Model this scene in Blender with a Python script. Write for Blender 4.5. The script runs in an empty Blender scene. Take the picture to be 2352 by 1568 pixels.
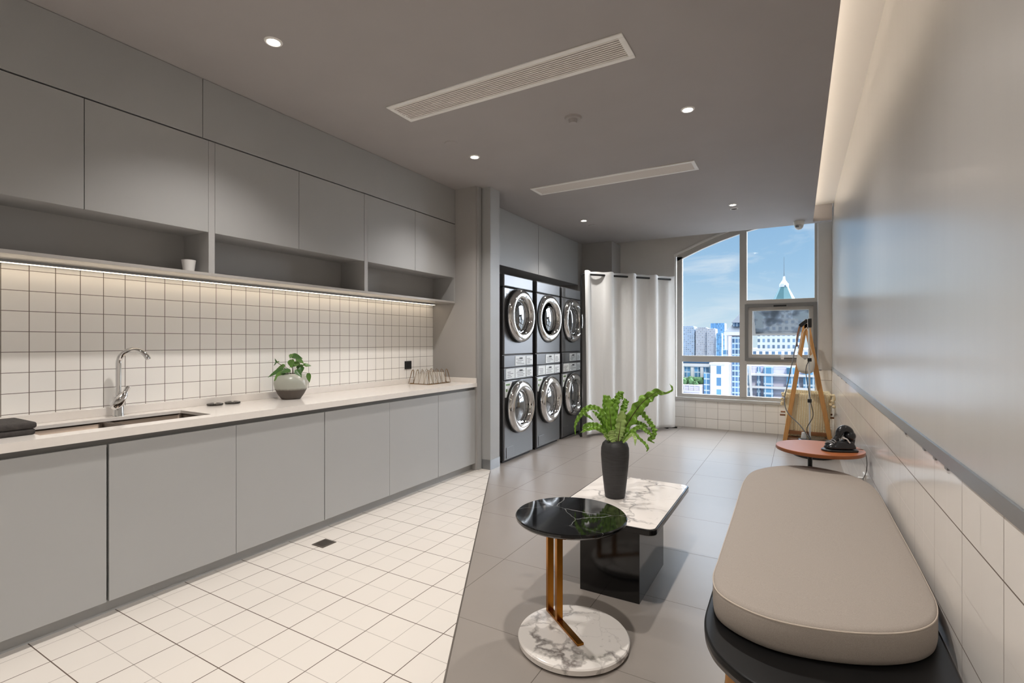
import bpy, bmesh, math, random
from mathutils import Vector, Matrix
random.seed(7)
C = bpy.context.scene.collection
SC = bpy.context.scene
PI = math.pi

# ------------------------------------------------------------------ camera, world, exposure
F_PX = 1144.0
TH = math.atan((1833 - 1176) / F_PX)
cam = bpy.data.cameras.new('camera')
cam.sensor_width = 36.0
cam.lens = 36.0 * F_PX / 2352
cam.clip_start = 0.05
cam.clip_end = 5000
camo = bpy.data.objects.new('camera', cam)
C.objects.link(camo)
camo.location = (0, 0, 1.3)
camo.rotation_euler = (PI / 2, 0, TH)
SC.camera = camo
SC.view_settings.view_transform = 'Standard'
SC.view_settings.look = 'None'
SC.view_settings.exposure = 0.0
SC.view_settings.gamma = 1.0
SC.view_settings.use_curve_mapping = False

SPOT_W = 108.0        # each ceiling downlight
LED_STRIP = 5.0      # emission of the strip under the wall cabinets
COVE_STRIP = 12.0     # emission of the strip in the ceiling cove
SUN_W = 2.4
SKY_FILL_LOBE = 15.0    # unseen bright sky patch on the right, added as fill light
SKY_FILL_DOME = 22.0      # brightness added to the unseen upper sky to fill the room


def lin(c):
    if isinstance(c, str):
        c = tuple(int(c[i:i + 2], 16) for i in (0, 2, 4))
    out = []
    for v in c[:3]:
        v = v / 255.0
        out.append(v / 12.92 if v <= 0.04045 else ((v + 0.055) / 1.055) ** 2.4)
    return (*out, 1.0)


def build_world():
    w = bpy.data.worlds.new('sky')
    SC.world = w
    w.use_nodes = True
    nt = w.node_tree
    N, L = nt.nodes, nt.links
    N.clear()
    out = N.new('ShaderNodeOutputWorld')
    bg = N.new('ShaderNodeBackground')
    tc = N.new('ShaderNodeTexCoord')
    sep = N.new('ShaderNodeSeparateXYZ')
    L.new(tc.outputs['Generated'], sep.inputs[0])
    ramp = N.new('ShaderNodeValToRGB')
    el = ramp.color_ramp.elements
    el[0].position, el[0].color = 0.0, lin((205, 228, 240))
    el[1].position, el[1].color = 0.42, lin((196, 208, 220))
    for p, c in ((0.06, (190, 219, 238)), (0.13, (160, 200, 232)), (0.24, (138, 182, 222))):
        e = el.new(p)
        e.color = lin(c)
    L.new(sep.outputs['Z'], ramp.inputs[0])
    # wispy clouds stretched along the horizon
    mp = N.new('ShaderNodeMapping')
    mp.inputs['Scale'].default_value = (4.5, 4.5, 17.0)
    mp.inputs['Rotation'].default_value = (0.0, 0.12, 0.3)
    L.new(tc.outputs['Generated'], mp.inputs[0])
    nz = N.new('ShaderNodeTexNoise')
    nz.inputs['Scale'].default_value = 1.0
    nz.inputs['Detail'].default_value = 7.0
    nz.inputs['Roughness'].default_value = 0.58
    nz.inputs['Distortion'].default_value = 0.6
    L.new(mp.outputs[0], nz.inputs['Vector'])
    cr = N.new('ShaderNodeValToRGB')
    cr.color_ramp.elements[0].position = 0.50
    cr.color_ramp.elements[0].color = (0, 0, 0, 1)
    cr.color_ramp.elements[1].position = 0.76
    cr.color_ramp.elements[1].color = (0.85, 0.85, 0.85, 1)
    L.new(nz.outputs['Fac'], cr.inputs[0])
    mix = N.new('ShaderNodeMix')
    mix.data_type = 'RGBA'
    L.new(cr.outputs[0], mix.inputs[0])
    L.new(ramp.outputs[0], mix.inputs[6])
    mix.inputs[7].default_value = lin((236, 243, 248))
    # upper sky, out of view, is boosted to bring fill through the window
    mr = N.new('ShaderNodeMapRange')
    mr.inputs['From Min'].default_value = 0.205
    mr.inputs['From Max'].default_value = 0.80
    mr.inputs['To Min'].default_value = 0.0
    mr.inputs['To Max'].default_value = SKY_FILL_DOME
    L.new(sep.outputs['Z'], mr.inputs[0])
    # the boost is kept to the side the window looks to
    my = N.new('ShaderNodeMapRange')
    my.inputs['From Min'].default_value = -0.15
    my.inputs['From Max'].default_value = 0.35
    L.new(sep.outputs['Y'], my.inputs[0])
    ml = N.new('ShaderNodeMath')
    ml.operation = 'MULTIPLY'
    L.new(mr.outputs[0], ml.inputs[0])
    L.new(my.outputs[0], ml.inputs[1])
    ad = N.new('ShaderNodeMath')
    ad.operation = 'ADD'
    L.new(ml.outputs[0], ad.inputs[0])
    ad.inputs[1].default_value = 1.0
    # bright lobe added off to the right as fill, out of the window's straight view
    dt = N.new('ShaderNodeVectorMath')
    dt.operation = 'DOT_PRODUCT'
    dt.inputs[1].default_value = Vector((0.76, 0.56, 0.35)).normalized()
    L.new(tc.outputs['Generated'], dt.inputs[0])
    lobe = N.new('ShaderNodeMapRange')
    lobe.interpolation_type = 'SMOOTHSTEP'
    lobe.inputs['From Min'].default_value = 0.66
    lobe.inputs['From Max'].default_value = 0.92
    lobe.inputs['To Max'].default_value = SKY_FILL_LOBE
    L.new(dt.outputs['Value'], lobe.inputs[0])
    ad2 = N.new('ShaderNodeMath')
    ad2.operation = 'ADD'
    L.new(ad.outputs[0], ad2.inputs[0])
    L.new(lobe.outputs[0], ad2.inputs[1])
    lw = N.new('ShaderNodeMapRange')
    lw.inputs['From Min'].default_value = 0.66
    lw.inputs['From Max'].default_value = 0.80
    L.new(dt.outputs['Value'], lw.inputs[0])
    mix2 = N.new('ShaderNodeMix')
    mix2.data_type = 'RGBA'
    L.new(lw.outputs[0], mix2.inputs[0])
    L.new(mix.outputs[2], mix2.inputs[6])
    mix2.inputs[7].default_value = lin((232, 240, 250))
    L.new(mix2.outputs[2], bg.inputs[0])
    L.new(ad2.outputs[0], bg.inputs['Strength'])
    L.new(bg.outputs[0], out.inputs[0])


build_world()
sun = bpy.data.lights.new('sun', 'SUN')
sun.energy = SUN_W
sun.angle = math.radians(8)
sun.color = (1.0, 0.97, 0.92)
suno = bpy.data.objects.new('sun', sun)
C.objects.link(suno)
suno.rotation_euler = (math.radians(48), 0, math.radians(25))   # from behind the building, high; it never enters the room


# ------------------------------------------------------------------ mesh helpers
def nbm():
    return bmesh.new()


def box(bm, a, b):
    x0, x1 = sorted((a[0], b[0]))
    y0, y1 = sorted((a[1], b[1]))
    z0, z1 = sorted((a[2], b[2]))
    v = [bm.verts.new(p) for p in ((x0, y0, z0), (x1, y0, z0), (x1, y1, z0), (x0, y1, z0),
                                   (x0, y0, z1), (x1, y0, z1), (x1, y1, z1), (x0, y1, z1))]
    for q in ((3, 2, 1, 0), (4, 5, 6, 7), (0, 1, 5, 4), (1, 2, 6, 5), (2, 3, 7, 6), (3, 0, 4, 7)):
        bm.faces.new([v[i] for i in q])
    return bm


def B(a, b):
    return box(nbm(), a, b)


def frame_of(d):
    d = d.normalized()
    up = Vector((0, 0, 1)) if abs(d.z) < 0.95 else Vector((1, 0, 0))
    u = d.cross(up).normalized()
    return u, d.cross(u).normalized()


def tube(bm, pts, r, n=10, caps=True, closed=False):
    pts = [Vector(p) for p in pts]
    rad = r if isinstance(r, (list, tuple)) else [r] * len(pts)
    rings = []
    m = len(pts)
    u = None
    for i, p in enumerate(pts):
        if closed:
            d = pts[(i + 1) % m] - pts[i - 1]
        else:
            d = pts[min(i + 1, m - 1)] - pts[max(i - 1, 0)]
        d.normalize()
        if u is None:
            u, w = frame_of(d)
        else:
            u = (u - d * u.dot(d)).normalized()
            w = d.cross(u)
        rings.append([bm.verts.new(p + (u * math.cos(2 * PI * k / n) + w * math.sin(2 * PI * k / n)) * rad[i]) for k in range(n)])
    rng = range(m) if closed else range(m - 1)
    for i in rng:
        a, b = rings[i], rings[(i + 1) % m]
        for k in range(n):
            bm.faces.new((a[k], a[(k + 1) % n], b[(k + 1) % n], b[k]))
    if caps and not closed:
        bm.faces.new(list(reversed(rings[0])))
        bm.faces.new(rings[-1])
    return bm


def lathe(bm, prof, o, axis='z', n=48):
    """prof: list of (radius, height) along axis from o"""
    rings = []
    for r, h in prof:
        ring = []
        for k in range(n):
            a = 2 * PI * k / n
            if axis == 'z':
                p = (o[0] + r * math.cos(a), o[1] + r * math.sin(a), o[2] + h)
            elif axis == 'x':
                p = (o[0] + h, o[1] + r * math.cos(a), o[2] + r * math.sin(a))
            else:
                p = (o[0] + r * math.sin(a), o[1] + h, o[2] + r * math.cos(a))
            ring.append(bm.verts.new(p))
        rings.append(ring)
    for a, b in zip(rings, rings[1:]):
        for k in range(n):
            bm.faces.new((a[k], a[(k + 1) % n], b[(k + 1) % n], b[k]))
    if prof[0][0] > 1e-6:
        bm.faces.new(list(reversed(rings[0])))
    if prof[-1][0] > 1e-6:
        bm.faces.new(rings[-1])
    bmesh.ops.remove_doubles(bm, verts=bm.verts, dist=1e-6)
    return bm


def prism(bm, outline, z0, z1):
    a = [bm.verts.new((x, y, z0)) for x, y in outline]
    b = [bm.verts.new((x, y, z1)) for x, y in outline]
    n = len(a)
    bm.faces.new(list(reversed(a)))
    bm.faces.new(b)
    for i in range(n):
        bm.faces.new((a[i], a[(i + 1) % n], b[(i + 1) % n], b[i]))
    return bm


def bar(bm, p0, p1, w, t, up=(0, 0, 1)):
    """rectangular bar from p0 to p1, w wide across, t thick along up"""
    p0, p1 = Vector(p0), Vector(p1)
    d = (p1 - p0).normalized()
    s = d.cross(Vector(up)).normalized()
    u = s.cross(d).normalized()
    vs = []
    for p in (p0, p1):
        for a, b in ((-1, -1), (1, -1), (1, 1), (-1, 1)):
            vs.append(bm.verts.new(p + s * (a * w / 2) + u * (b * t / 2)))
    for q in ((3, 2, 1, 0), (4, 5, 6, 7), (0, 1, 5, 4), (1, 2, 6, 5), (2, 3, 7, 6), (3, 0, 4, 7)):
        bm.faces.new([vs[i] for i in q])
    return bm


def rrect(x0, x1, y0, y1, r, n=8):
    pts = []
    for cx, cy, a0 in ((x1 - r, y1 - r, 0), (x0 + r, y1 - r, 90), (x0 + r, y0 + r, 180), (x1 - r, y0 + r, 270)):
        for k in range(n + 1):
            a = math.radians(a0 + 90 * k / n)
            pts.append((cx + r * math.cos(a), cy + r * math.sin(a)))
    return pts


def catmull(pts, n=8, closed=False):
    P = [Vector(p) for p in pts]
    out = []
    m = len(P)
    rng = range(m) if closed else range(m - 1)
    for i in rng:
        p1, p2 = P[i], P[(i + 1) % m]
        p0 = P[i - 1] if (closed or i > 0) else p1 + (p1 - p2)
        p3 = P[(i + 2) % m] if (closed or i + 2 < m) else p2 + (p2 - p1)
        for k in range(n):
            t = k / n
            out.append(0.5 * ((2 * p1) + (p2 - p0) * t + (2 * p0 - 5 * p1 + 4 * p2 - p3) * t * t + (3 * p1 - p0 - 3 * p2 + p3) * t ** 3))
    if not closed:
        out.append(P[-1])
    return out


def world_loc(p):
    v = Vector((0, 0, 0))
    while p is not None:
        v += p.location
        p = p.parent
    return v


def obj(name, bm, m, parent=None, bevel=0.0, smooth=35, seg=2, solid=0.0, subsurf=0, weld=False):
    if weld:
        bmesh.ops.remove_doubles(bm, verts=bm.verts, dist=1e-5)
    off = world_loc(parent)
    if off.length:
        bmesh.ops.translate(bm, verts=bm.verts, vec=-off)
    bmesh.ops.recalc_face_normals(bm, faces=bm.faces)
    me = bpy.data.meshes.new(name)
    bm.to_mesh(me)
    bm.free()
    ms = m if isinstance(m, (list, tuple)) else [m]
    for k in ms:
        me.materials.append(k)
    o = bpy.data.objects.new(name, me)
    C.objects.link(o)
    if parent is not None:
        o.parent = parent
    if smooth:
        me.shade_smooth()
        me.set_sharp_from_angle(angle=math.radians(smooth))
    if solid:
        s = o.modifiers.new('solid', 'SOLIDIFY')
        s.thickness = solid
        s.offset = 0
    if bevel:
        b = o.modifiers.new('bevel', 'BEVEL')
        b.width = bevel
        b.segments = seg
        b.limit_method = 'ANGLE'
        b.angle_limit = math.radians(40)
        b.harden_normals = False
    if subsurf:
        s = o.modifiers.new('sub', 'SUBSURF')
        s.levels = s.render_levels = subsurf
    return o


def tag(o, label=None, cat=None, group=None, kind=None):
    if label:
        o['label'] = label
    if cat:
        o['category'] = cat
    if group:
        o['group'] = group
    if kind:
        o['kind'] = kind
    return o


def thing(name, label, cat, loc=(0, 0, 0), group=None):
    o = bpy.data.objects.new(name, None)
    C.objects.link(o)
    o.location = loc
    o.empty_display_size = 0.1
    return tag(o, label, cat, group)


def struct(name, bm, m, parent=None, **k):
    o = obj(name, bm, m, parent, **k)
    if parent is None:
        o['kind'] = 'structure'
    return o


# ------------------------------------------------------------------ materials
def mat(name, col, rough=0.5, metal=0.0, spec=0.5, noise=0.0, nscale=8.0, bump=0.0, bscale=200.0, coat=0.0, crough=0.05, aniso=None, transl=0.0):
    m = bpy.data.materials.new(name)
    m.use_nodes = True
    nt = m.node_tree
    N, L = nt.nodes, nt.links
    b = N['Principled BSDF']
    c = lin(col)
    b.inputs['Base Color'].default_value = c
    b.inputs['Roughness'].default_value = rough
    b.inputs['Metallic'].default_value = metal
    b.inputs['Specular IOR Level'].default_value = spec
    b.inputs['Coat Weight'].default_value = coat
    b.inputs['Coat Roughness'].default_value = crough
    tc = N.new('ShaderNodeTexCoord')
    src = tc.outputs['Object']
    if aniso:
        mp = N.new('ShaderNodeMapping')
        mp.inputs['Scale'].default_value = aniso
        L.new(src, mp.inputs[0])
        src = mp.outputs[0]
    if noise:
        nz = N.new('ShaderNodeTexNoise')
        nz.inputs['Scale'].default_value = nscale
        nz.inputs['Detail'].default_value = 4
        L.new(src, nz.inputs['Vector'])
        r = N.new('ShaderNodeValToRGB')
        r.color_ramp.elements[0].position = 0.3
        r.color_ramp.elements[1].position = 0.7
        r.color_ramp.elements[0].color = (*[v * (1 - noise) for v in c[:3]], 1)
        r.color_ramp.elements[1].color = (*[min(1, v * (1 + noise)) for v in c[:3]], 1)
        L.new(nz.outputs['Fac'], r.inputs[0])
        L.new(r.outputs[0], b.inputs['Base Color'])
    if bump:
        n2 = N.new('ShaderNodeTexNoise')
        n2.inputs['Scale'].default_value = bscale
        n2.inputs['Detail'].default_value = 3
        L.new(src, n2.inputs['Vector'])
        bp = N.new('ShaderNodeBump')
        bp.inputs['Strength'].default_value = bump
        bp.inputs['Distance'].default_value = 0.002
        L.new(n2.outputs['Fac'], bp.inputs['Height'])
        L.new(bp.outputs[0], b.inputs['Normal'])
    if transl:
        t = N.new('ShaderNodeBsdfTranslucent')
        t.inputs[0].default_value = c
        mx = N.new('ShaderNodeMixShader')
        mx.inputs[0].default_value = transl
        L.new(b.outputs[0], mx.inputs[1])
        L.new(t.outputs[0], mx.inputs[2])
        L.new(mx.outputs[0], N['Material Output'].inputs[0])
    return m


def emit(name, col, s):
    m = bpy.data.materials.new(name)
    m.use_nodes = True
    b = m.node_tree.nodes['Principled BSDF']
    b.inputs['Base Color'].default_value = (1, 1, 1, 1)
    b.inputs['Emission Color'].default_value = lin(col)
    b.inputs['Emission Strength'].default_value = s
    return m


def math_node(N, L, op, a, b=None, c=None):
    n = N.new('ShaderNodeMath')
    n.operation = op
    for i, v in enumerate((a, b, c)):
        if v is None:
            continue
        if isinstance(v, (int, float)):
            n.inputs[i].default_value = v
        else:
            L.new(v, n.inputs[i])
    return n.outputs[0]


def line_mask(N, L, x, period, offset, width):
    """1 on grout lines at offset + k*period"""
    t = math_node(N, L, 'SUBTRACT', x, offset)
    t = math_node(N, L, 'DIVIDE', t, period)
    t = math_node(N, L, 'ADD', t, 0.5)
    t = math_node(N, L, 'FRACT', t)
    t = math_node(N, L, 'SUBTRACT', t, 0.5)
    t = math_node(N, L, 'ABSOLUTE', t)
    return math_node(N, L, 'LESS_THAN', t, width / period / 2)


def tiles(name, col, grout, axes, specs, rough=0.25, spec=0.5, vary=0.03, bump=0.3, tone=None):
    """specs: per axis list of (period, offset, width, strength)"""
    m = bpy.data.materials.new(name)
    m.use_nodes = True
    nt = m.node_tree
    N, L = nt.nodes, nt.links
    b = N['Principled BSDF']
    tc = N.new('ShaderNodeTexCoord')
    sep = N.new('ShaderNodeSeparateXYZ')
    L.new(tc.outputs['Object'], sep.inputs[0])
    tot = None
    for ax, sp in zip(axes, specs):
        x = sep.outputs[ax]
        for per, off, wid, st in sp:
            k = line_mask(N, L, x, per, off, wid)
            k = math_node(N, L, 'MULTIPLY', k, st)
            tot = k if tot is None else math_node(N, L, 'MAXIMUM', tot, k)
    nz = N.new('ShaderNodeTexNoise')
    nz.inputs['Scale'].default_value = 1.7
    nz.inputs['Detail'].default_value = 6
    L.new(tc.outputs['Object'], nz.inputs['Vector'])
    r = N.new('ShaderNodeValToRGB')
    c = lin(col)
    r.color_ramp.elements[0].position = 0.3
    r.color_ramp.elements[1].position = 0.7
    r.color_ramp.elements[0].color = (*[v * (1 - vary) for v in c[:3]], 1)
    r.color_ramp.elements[1].color = (*[min(1, v * (1 + vary)) for v in c[:3]], 1)
    L.new(nz.outputs['Fac'], r.inputs[0])
    mx = N.new('ShaderNodeMix')
    mx.data_type = 'RGBA'
    L.new(tot, mx.inputs[0])
    L.new(r.outputs[0], mx.inputs[6])
    mx.inputs[7].default_value = lin(grout)
    L.new(mx.outputs[2], b.inputs['Base Color'])
    b.inputs['Specular IOR Level'].default_value = spec
    rr = N.new('ShaderNodeMapRange')
    L.new(tot, rr.inputs[0])
    rr.inputs['To Min'].default_value = rough
    rr.inputs['To Max'].default_value = 0.8
    L.new(rr.outputs[0], b.inputs['Roughness'])
    inv = math_node(N, L, 'SUBTRACT', 1.0, tot)
    bp = N.new('ShaderNodeBump')
    bp.inputs['Strength'].default_value = bump
    bp.inputs['Distance'].default_value = 0.001
    L.new(inv, bp.inputs['Height'])
    L.new(bp.outputs[0], b.inputs['Normal'])
    return m


def marble(name, base, vein, scale, width, rough=0.08, soft=True, detail=3, distort=0.5, seed=0.0, patch=0.0):
    """veins along the edges of a warped voronoi"""
    m = bpy.data.materials.new(name)
    m.use_nodes = True
    nt = m.node_tree
    N, L = nt.nodes, nt.links
    b = N['Principled BSDF']
    b.inputs['Roughness'].default_value = rough
    tc = N.new('ShaderNodeTexCoord')
    mp = N.new('ShaderNodeMapping')
    mp.inputs['Location'].default_value = (seed, seed * 0.7, seed * 0.3)
    L.new(tc.outputs['Object'], mp.inputs[0])
    nz = N.new('ShaderNodeTexNoise')
    nz.inputs['Scale'].default_value = scale * 1.6
    nz.inputs['Detail'].default_value = 5
    L.new(mp.outputs[0], nz.inputs['Vector'])
    sub = N.new('ShaderNodeVectorMath')
    sub.operation = 'SUBTRACT'
    sub.inputs[1].default_value = (0.5, 0.5, 0.5)
    L.new(nz.outputs['Color'], sub.inputs[0])
    sc = N.new('ShaderNodeVectorMath')
    sc.operation = 'SCALE'
    sc.inputs['Scale'].default_value = distort / scale
    L.new(sub.outputs[0], sc.inputs[0])
    ad = N.new('ShaderNodeVectorMath')
    ad.operation = 'ADD'
    L.new(mp.outputs[0], ad.inputs[0])
    L.new(sc.outputs[0], ad.inputs[1])
    vo = N.new('ShaderNodeTexVoronoi')
    vo.feature = 'DISTANCE_TO_EDGE'
    vo.inputs['Scale'].default_value = scale
    L.new(ad.outputs[0], vo.inputs['Vector'])
    # veins fade in and out
    n2 = N.new('ShaderNodeTexNoise')
    n2.inputs['Scale'].default_value = scale * 0.8
    n2.inputs['Detail'].default_value = 2
    L.new(mp.outputs[0], n2.inputs['Vector'])
    fade = N.new('ShaderNodeMapRange')
    fade.inputs['From Min'].default_value = 0.42
    fade.inputs['From Max'].default_value = 0.62
    L.new(n2.outputs['Fac'], fade.inputs[0])
    wid = math_node(N, L, 'MULTIPLY_ADD', fade.outputs[0], width, width * 0.25)
    ratio = math_node(N, L, 'DIVIDE', vo.outputs['Distance'], wid)
    vein_f = math_node(N, L, 'SUBTRACT', 1.0, ratio)
    vein_f = math_node(N, L, 'MAXIMUM', vein_f, 0.0)
    if soft:
        vein_f = math_node(N, L, 'POWER', vein_f, 0.8)
    k = math_node(N, L, 'MULTIPLY_ADD', fade.outputs[0], 0.75, 0.2)
    vein_f = math_node(N, L, 'MULTIPLY', vein_f, k)
    if patch:
        n3 = N.new('ShaderNodeTexNoise')
        n3.inputs['Scale'].default_value = scale * 1.1
        n3.inputs['Detail'].default_value = 6
        n3.inputs['Roughness'].default_value = 0.7
        L.new(ad.outputs[0], n3.inputs['Vector'])
        pr = N.new('ShaderNodeMapRange')
        pr.inputs['From Min'].default_value = 0.62
        pr.inputs['From Max'].default_value = 0.72
        pr.inputs['To Max'].default_value = patch
        L.new(n3.outputs['Fac'], pr.inputs[0])
        vein_f = math_node(N, L, 'MAXIMUM', vein_f, pr.outputs[0])
    mx = N.new('ShaderNodeMix')
    mx.data_type = 'RGBA'
    L.new(vein_f, mx.inputs[0])
    mx.inputs[6].default_value = lin(base)
    mx.inputs[7].default_value = lin(vein)
    L.new(mx.outputs[2], b.inputs['Base Color'])
    return m


def glass(name, tint=(1, 1, 1), refl=0.5, rough=0.0, smudge_refl=0.0):
    m = bpy.data.materials.new(name)
    m.use_nodes = True
    nt = m.node_tree
    N, L = nt.nodes, nt.links
    N.clear()
    out = N.new('ShaderNodeOutputMaterial')
    tr = N.new('ShaderNodeBsdfTransparent')
    tr.inputs[0].default_value = (*tint, 1)
    gl = N.new('ShaderNodeBsdfGlossy')
    gl.inputs['Roughness'].default_value = rough
    fr = N.new('ShaderNodeFresnel')
    fr.inputs[0].default_value = 1.45
    f = math_node(N, L, 'MULTIPLY', fr.outputs[0], refl)
    mx = N.new('ShaderNodeMixShader')
    L.new(f, mx.inputs[0])
    L.new(tr.outputs[0], mx.inputs[1])
    L.new(gl.outputs[0], mx.inputs[2])
    res = mx.outputs[0]
    if smudge_refl:
        tc = N.new('ShaderNodeTexCoord')
        nz = N.new('ShaderNodeTexNoise')
        nz.inputs['Scale'].default_value = 4.5
        nz.inputs['Detail'].default_value = 3
        L.new(tc.outputs['Object'], nz.inputs['Vector'])
        r = N.new('ShaderNodeMapRange')
        r.inputs['From Min'].default_value = 0.48
        r.inputs['From Max'].default_value = 0.66
        r.inputs['To Max'].default_value = smudge_refl
        L.new(nz.outputs['Fac'], r.inputs[0])
        df = N.new('ShaderNodeBsdfDiffuse')  # dark patches paint in murky reflections, along with mild grime
        df.inputs[0].default_value = lin((70, 78, 88))
        m2 = N.new('ShaderNodeMixShader')
        L.new(r.outputs[0], m2.inputs[0])
        L.new(res, m2.inputs[1])
        L.new(df.outputs[0], m2.inputs[2])
        res = m2.outputs[0]
    L.new(res, out.inputs[0])
    return m


def facade(name, wall, win, px, pz, fx, fz, ox=0.0, oz=0.0, band=None, bandz=None, rough=0.6):
    """window grid on axis-aligned walls: along = x + y, up = z"""
    m = bpy.data.materials.new(name)
    m.use_nodes = True
    nt = m.node_tree
    N, L = nt.nodes, nt.links
    b = N['Principled BSDF']
    b.inputs['Roughness'].default_value = rough
    tc = N.new('ShaderNodeTexCoord')
    sep = N.new('ShaderNodeSeparateXYZ')
    L.new(tc.outputs['Object'], sep.inputs[0])
    al = math_node(N, L, 'ADD', sep.outputs[0], sep.outputs[1])
    a = line_mask(N, L, al, px, ox, px * fx)
    z = line_mask(N, L, sep.outputs[2], pz, oz, pz * fz)
    k = math_node(N, L, 'MULTIPLY', a, z)
    # panes differ a little from each other
    wn = N.new('ShaderNodeTexWhiteNoise')
    wn.noise_dimensions = '2D'
    cx = math_node(N, L, 'FLOOR', math_node(N, L, 'ADD', math_node(N, L, 'DIVIDE', math_node(N, L, 'SUBTRACT', al, ox), px), 0.5))
    cz = math_node(N, L, 'FLOOR', math_node(N, L, 'ADD', math_node(N, L, 'DIVIDE', math_node(N, L, 'SUBTRACT', sep.outputs[2], oz), pz), 0.5))
    cb = N.new('ShaderNodeCombineXYZ')
    L.new(cx, cb.inputs[0])
    L.new(cz, cb.inputs[1])
    L.new(cb.outputs[0], wn.inputs['Vector'])
    w2 = N.new('ShaderNodeMix')
    w2.data_type = 'RGBA'
    L.new(wn.outputs['Value'], w2.inputs[0])
    c = lin(win)
    w2.inputs[6].default_value = (*[v * 0.6 for v in c[:3]], 1)
    w2.inputs[7].default_value = (*[min(1, v * 1.5) for v in c[:3]], 1)
    mx = N.new('ShaderNodeMix')
    mx.data_type = 'RGBA'
    L.new(k, mx.inputs[0])
    mx.inputs[6].default_value = lin(wall)
    L.new(w2.outputs[2], mx.inputs[7])
    res = mx.outputs[2]
    if band:
        bz = line_mask(N, L, sep.outputs[2], bandz[0], bandz[1], bandz[2])
        m3 = N.new('ShaderNodeMix')
        m3.data_type = 'RGBA'
        L.new(bz, m3.inputs[0])
        L.new(res, m3.inputs[6])
        m3.inputs[7].default_value = lin(band)
        res = m3.outputs[2]
    L.new(res, b.inputs['Base Color'])
    return m


M = {}
M['ceiling'] = mat('ceiling_paint', (167, 162, 160), 0.75, noise=0.02, nscale=3)
M['cove'] = mat('cove_white_paint', (222, 218, 212), 0.7)
M['wall'] = mat('grey_wall_paint', (166, 163, 160), 0.6, noise=0.03, nscale=2)
M['wall_dark'] = mat('dark_grey_wall_paint', (222, 218, 213), 0.6, noise=0.03, nscale=2)
M['board'] = mat('satin_grey_wall_panel', (190, 186, 180), 0.30, spec=0.8, coat=0.5, crough=0.22, noise=0.02, nscale=2.0, bump=0.12, bscale=5.0, aniso=(5, 5, 0.35))
M['cab'] = mat('grey_matt_lacquer', (168, 168, 167), 0.42, noise=0.015, nscale=3)
M['cab_in'] = mat('grey_carcass', (170, 169, 168), 0.5)
M['shelf_under'] = mat('grey_satin_board', (176, 172, 168), 0.22)
M['gap'] = mat('dark_gap', (38, 36, 35), 0.8)
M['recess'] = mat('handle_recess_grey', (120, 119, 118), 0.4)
M['quartz'] = mat('white_quartz', (232, 226, 220), 0.12, noise=0.015, nscale=30)
M['steel_sink'] = mat('brushed_sink_steel', (112, 100, 90), 0.38, metal=1.0)
M['chrome'] = mat('chrome', (215, 215, 215), 0.06, metal=1.0)
M['steel'] = mat('silver_appliance_steel', (110, 111, 113), 0.34, metal=0.75, aniso=(1, 1, 40), noise=0.02, nscale=12)
M['steel_dark'] = mat('dark_appliance_side', (92, 90, 88), 0.4, metal=0.6)
M['rubber'] = mat('black_rubber', (22, 22, 23), 0.6)
M['door_glass'] = mat('smoked_door_glass', (120, 122, 124), 0.04, metal=0.75, coat=0.4)
M['sticker'] = mat('white_label_film', (226, 230, 230), 0.35)
M['print'] = mat('grey_print', (110, 114, 116), 0.5)
M['print_dark'] = mat('dark_print', (50, 52, 54), 0.5)
M['white'] = mat('white_plastic', (228, 226, 222), 0.4)
M['white_metal'] = mat('white_powder_coat', (240, 238, 234), 0.45)
M['slat'] = mat('off_white_slat', (226, 220, 214), 0.5)
M['vent_shade'] = mat('vent_inside_shade', (60, 55, 52), 0.8)
M['black'] = mat('black_plastic', (24, 24, 25), 0.35)
M['black_metal'] = mat('black_powder_coat', (20, 20, 21), 0.4)
M['iron_black'] = mat('glossy_black_iron_body', (26, 27, 30), 0.22)
M['curtain'] = mat('white_curtain_cloth', (248, 248, 247), 0.85, transl=0.35, bump=0.15, bscale=400)
M['frame'] = mat('grey_window_frame', (190, 187, 182), 0.4)
M['frame_dark'] = mat('dark_grey_window_frame', (124, 123, 122), 0.4)
M['alu'] = mat('satin_aluminium', (150, 152, 154), 0.3, metal=0.7)
M['wood'] = mat('warm_beech_wood', (196, 142, 82), 0.42, noise=0.12, nscale=6, aniso=(14, 14, 1.2))
M['wood_dark'] = mat('brown_wood', (134, 88, 52), 0.45, noise=0.1, nscale=8)
M['table_wood'] = mat('orange_brown_table_top', (176, 104, 62), 0.28, noise=0.07, nscale=5, aniso=(1.5, 14, 14))
M['table_edge'] = mat('brown_table_edge', (140, 78, 36), 0.35, noise=0.1, nscale=8)
M['brass'] = mat('aged_brass', (164, 108, 40), 0.27, metal=1.0, noise=0.05, nscale=10)
M['wire_brass'] = mat('antique_brass_wire', (138, 108, 66), 0.3, metal=1.0)
M['paper'] = mat('white_paper_sachet', (232, 228, 222), 0.7)
M['towel'] = mat('charcoal_towel', (64, 60, 58), 0.95, noise=0.2, nscale=60, bump=0.8, bscale=120)
M['cup'] = mat('white_ceramic', (226, 224, 222), 0.3)
M['steel_dark2'] = mat('dark_chrome', (84, 80, 76), 0.2, metal=1.0)
M['leaf_dark'] = mat('dark_green_leaf', (58, 98, 40), 0.38, noise=0.22, nscale=25)
M['leaf_mid'] = mat('mid_green_leaf', (84, 122, 52), 0.38, noise=0.2, nscale=25)
M['stem'] = mat('brown_green_stem', (92, 84, 52), 0.5)
M['fern'] = mat('fern_green', (122, 164, 56), 0.36, noise=0.38, nscale=40, transl=0.2)
M['fern_pale'] = mat('pale_fern_green', (166, 192, 112), 0.42, noise=0.25, nscale=22, transl=0.2)
M['rib'] = mat('brown_midrib', (70, 54, 30), 0.5)
M['soil'] = mat('dark_soil', (38, 32, 26), 0.95, bump=0.8, bscale=90)
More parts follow.
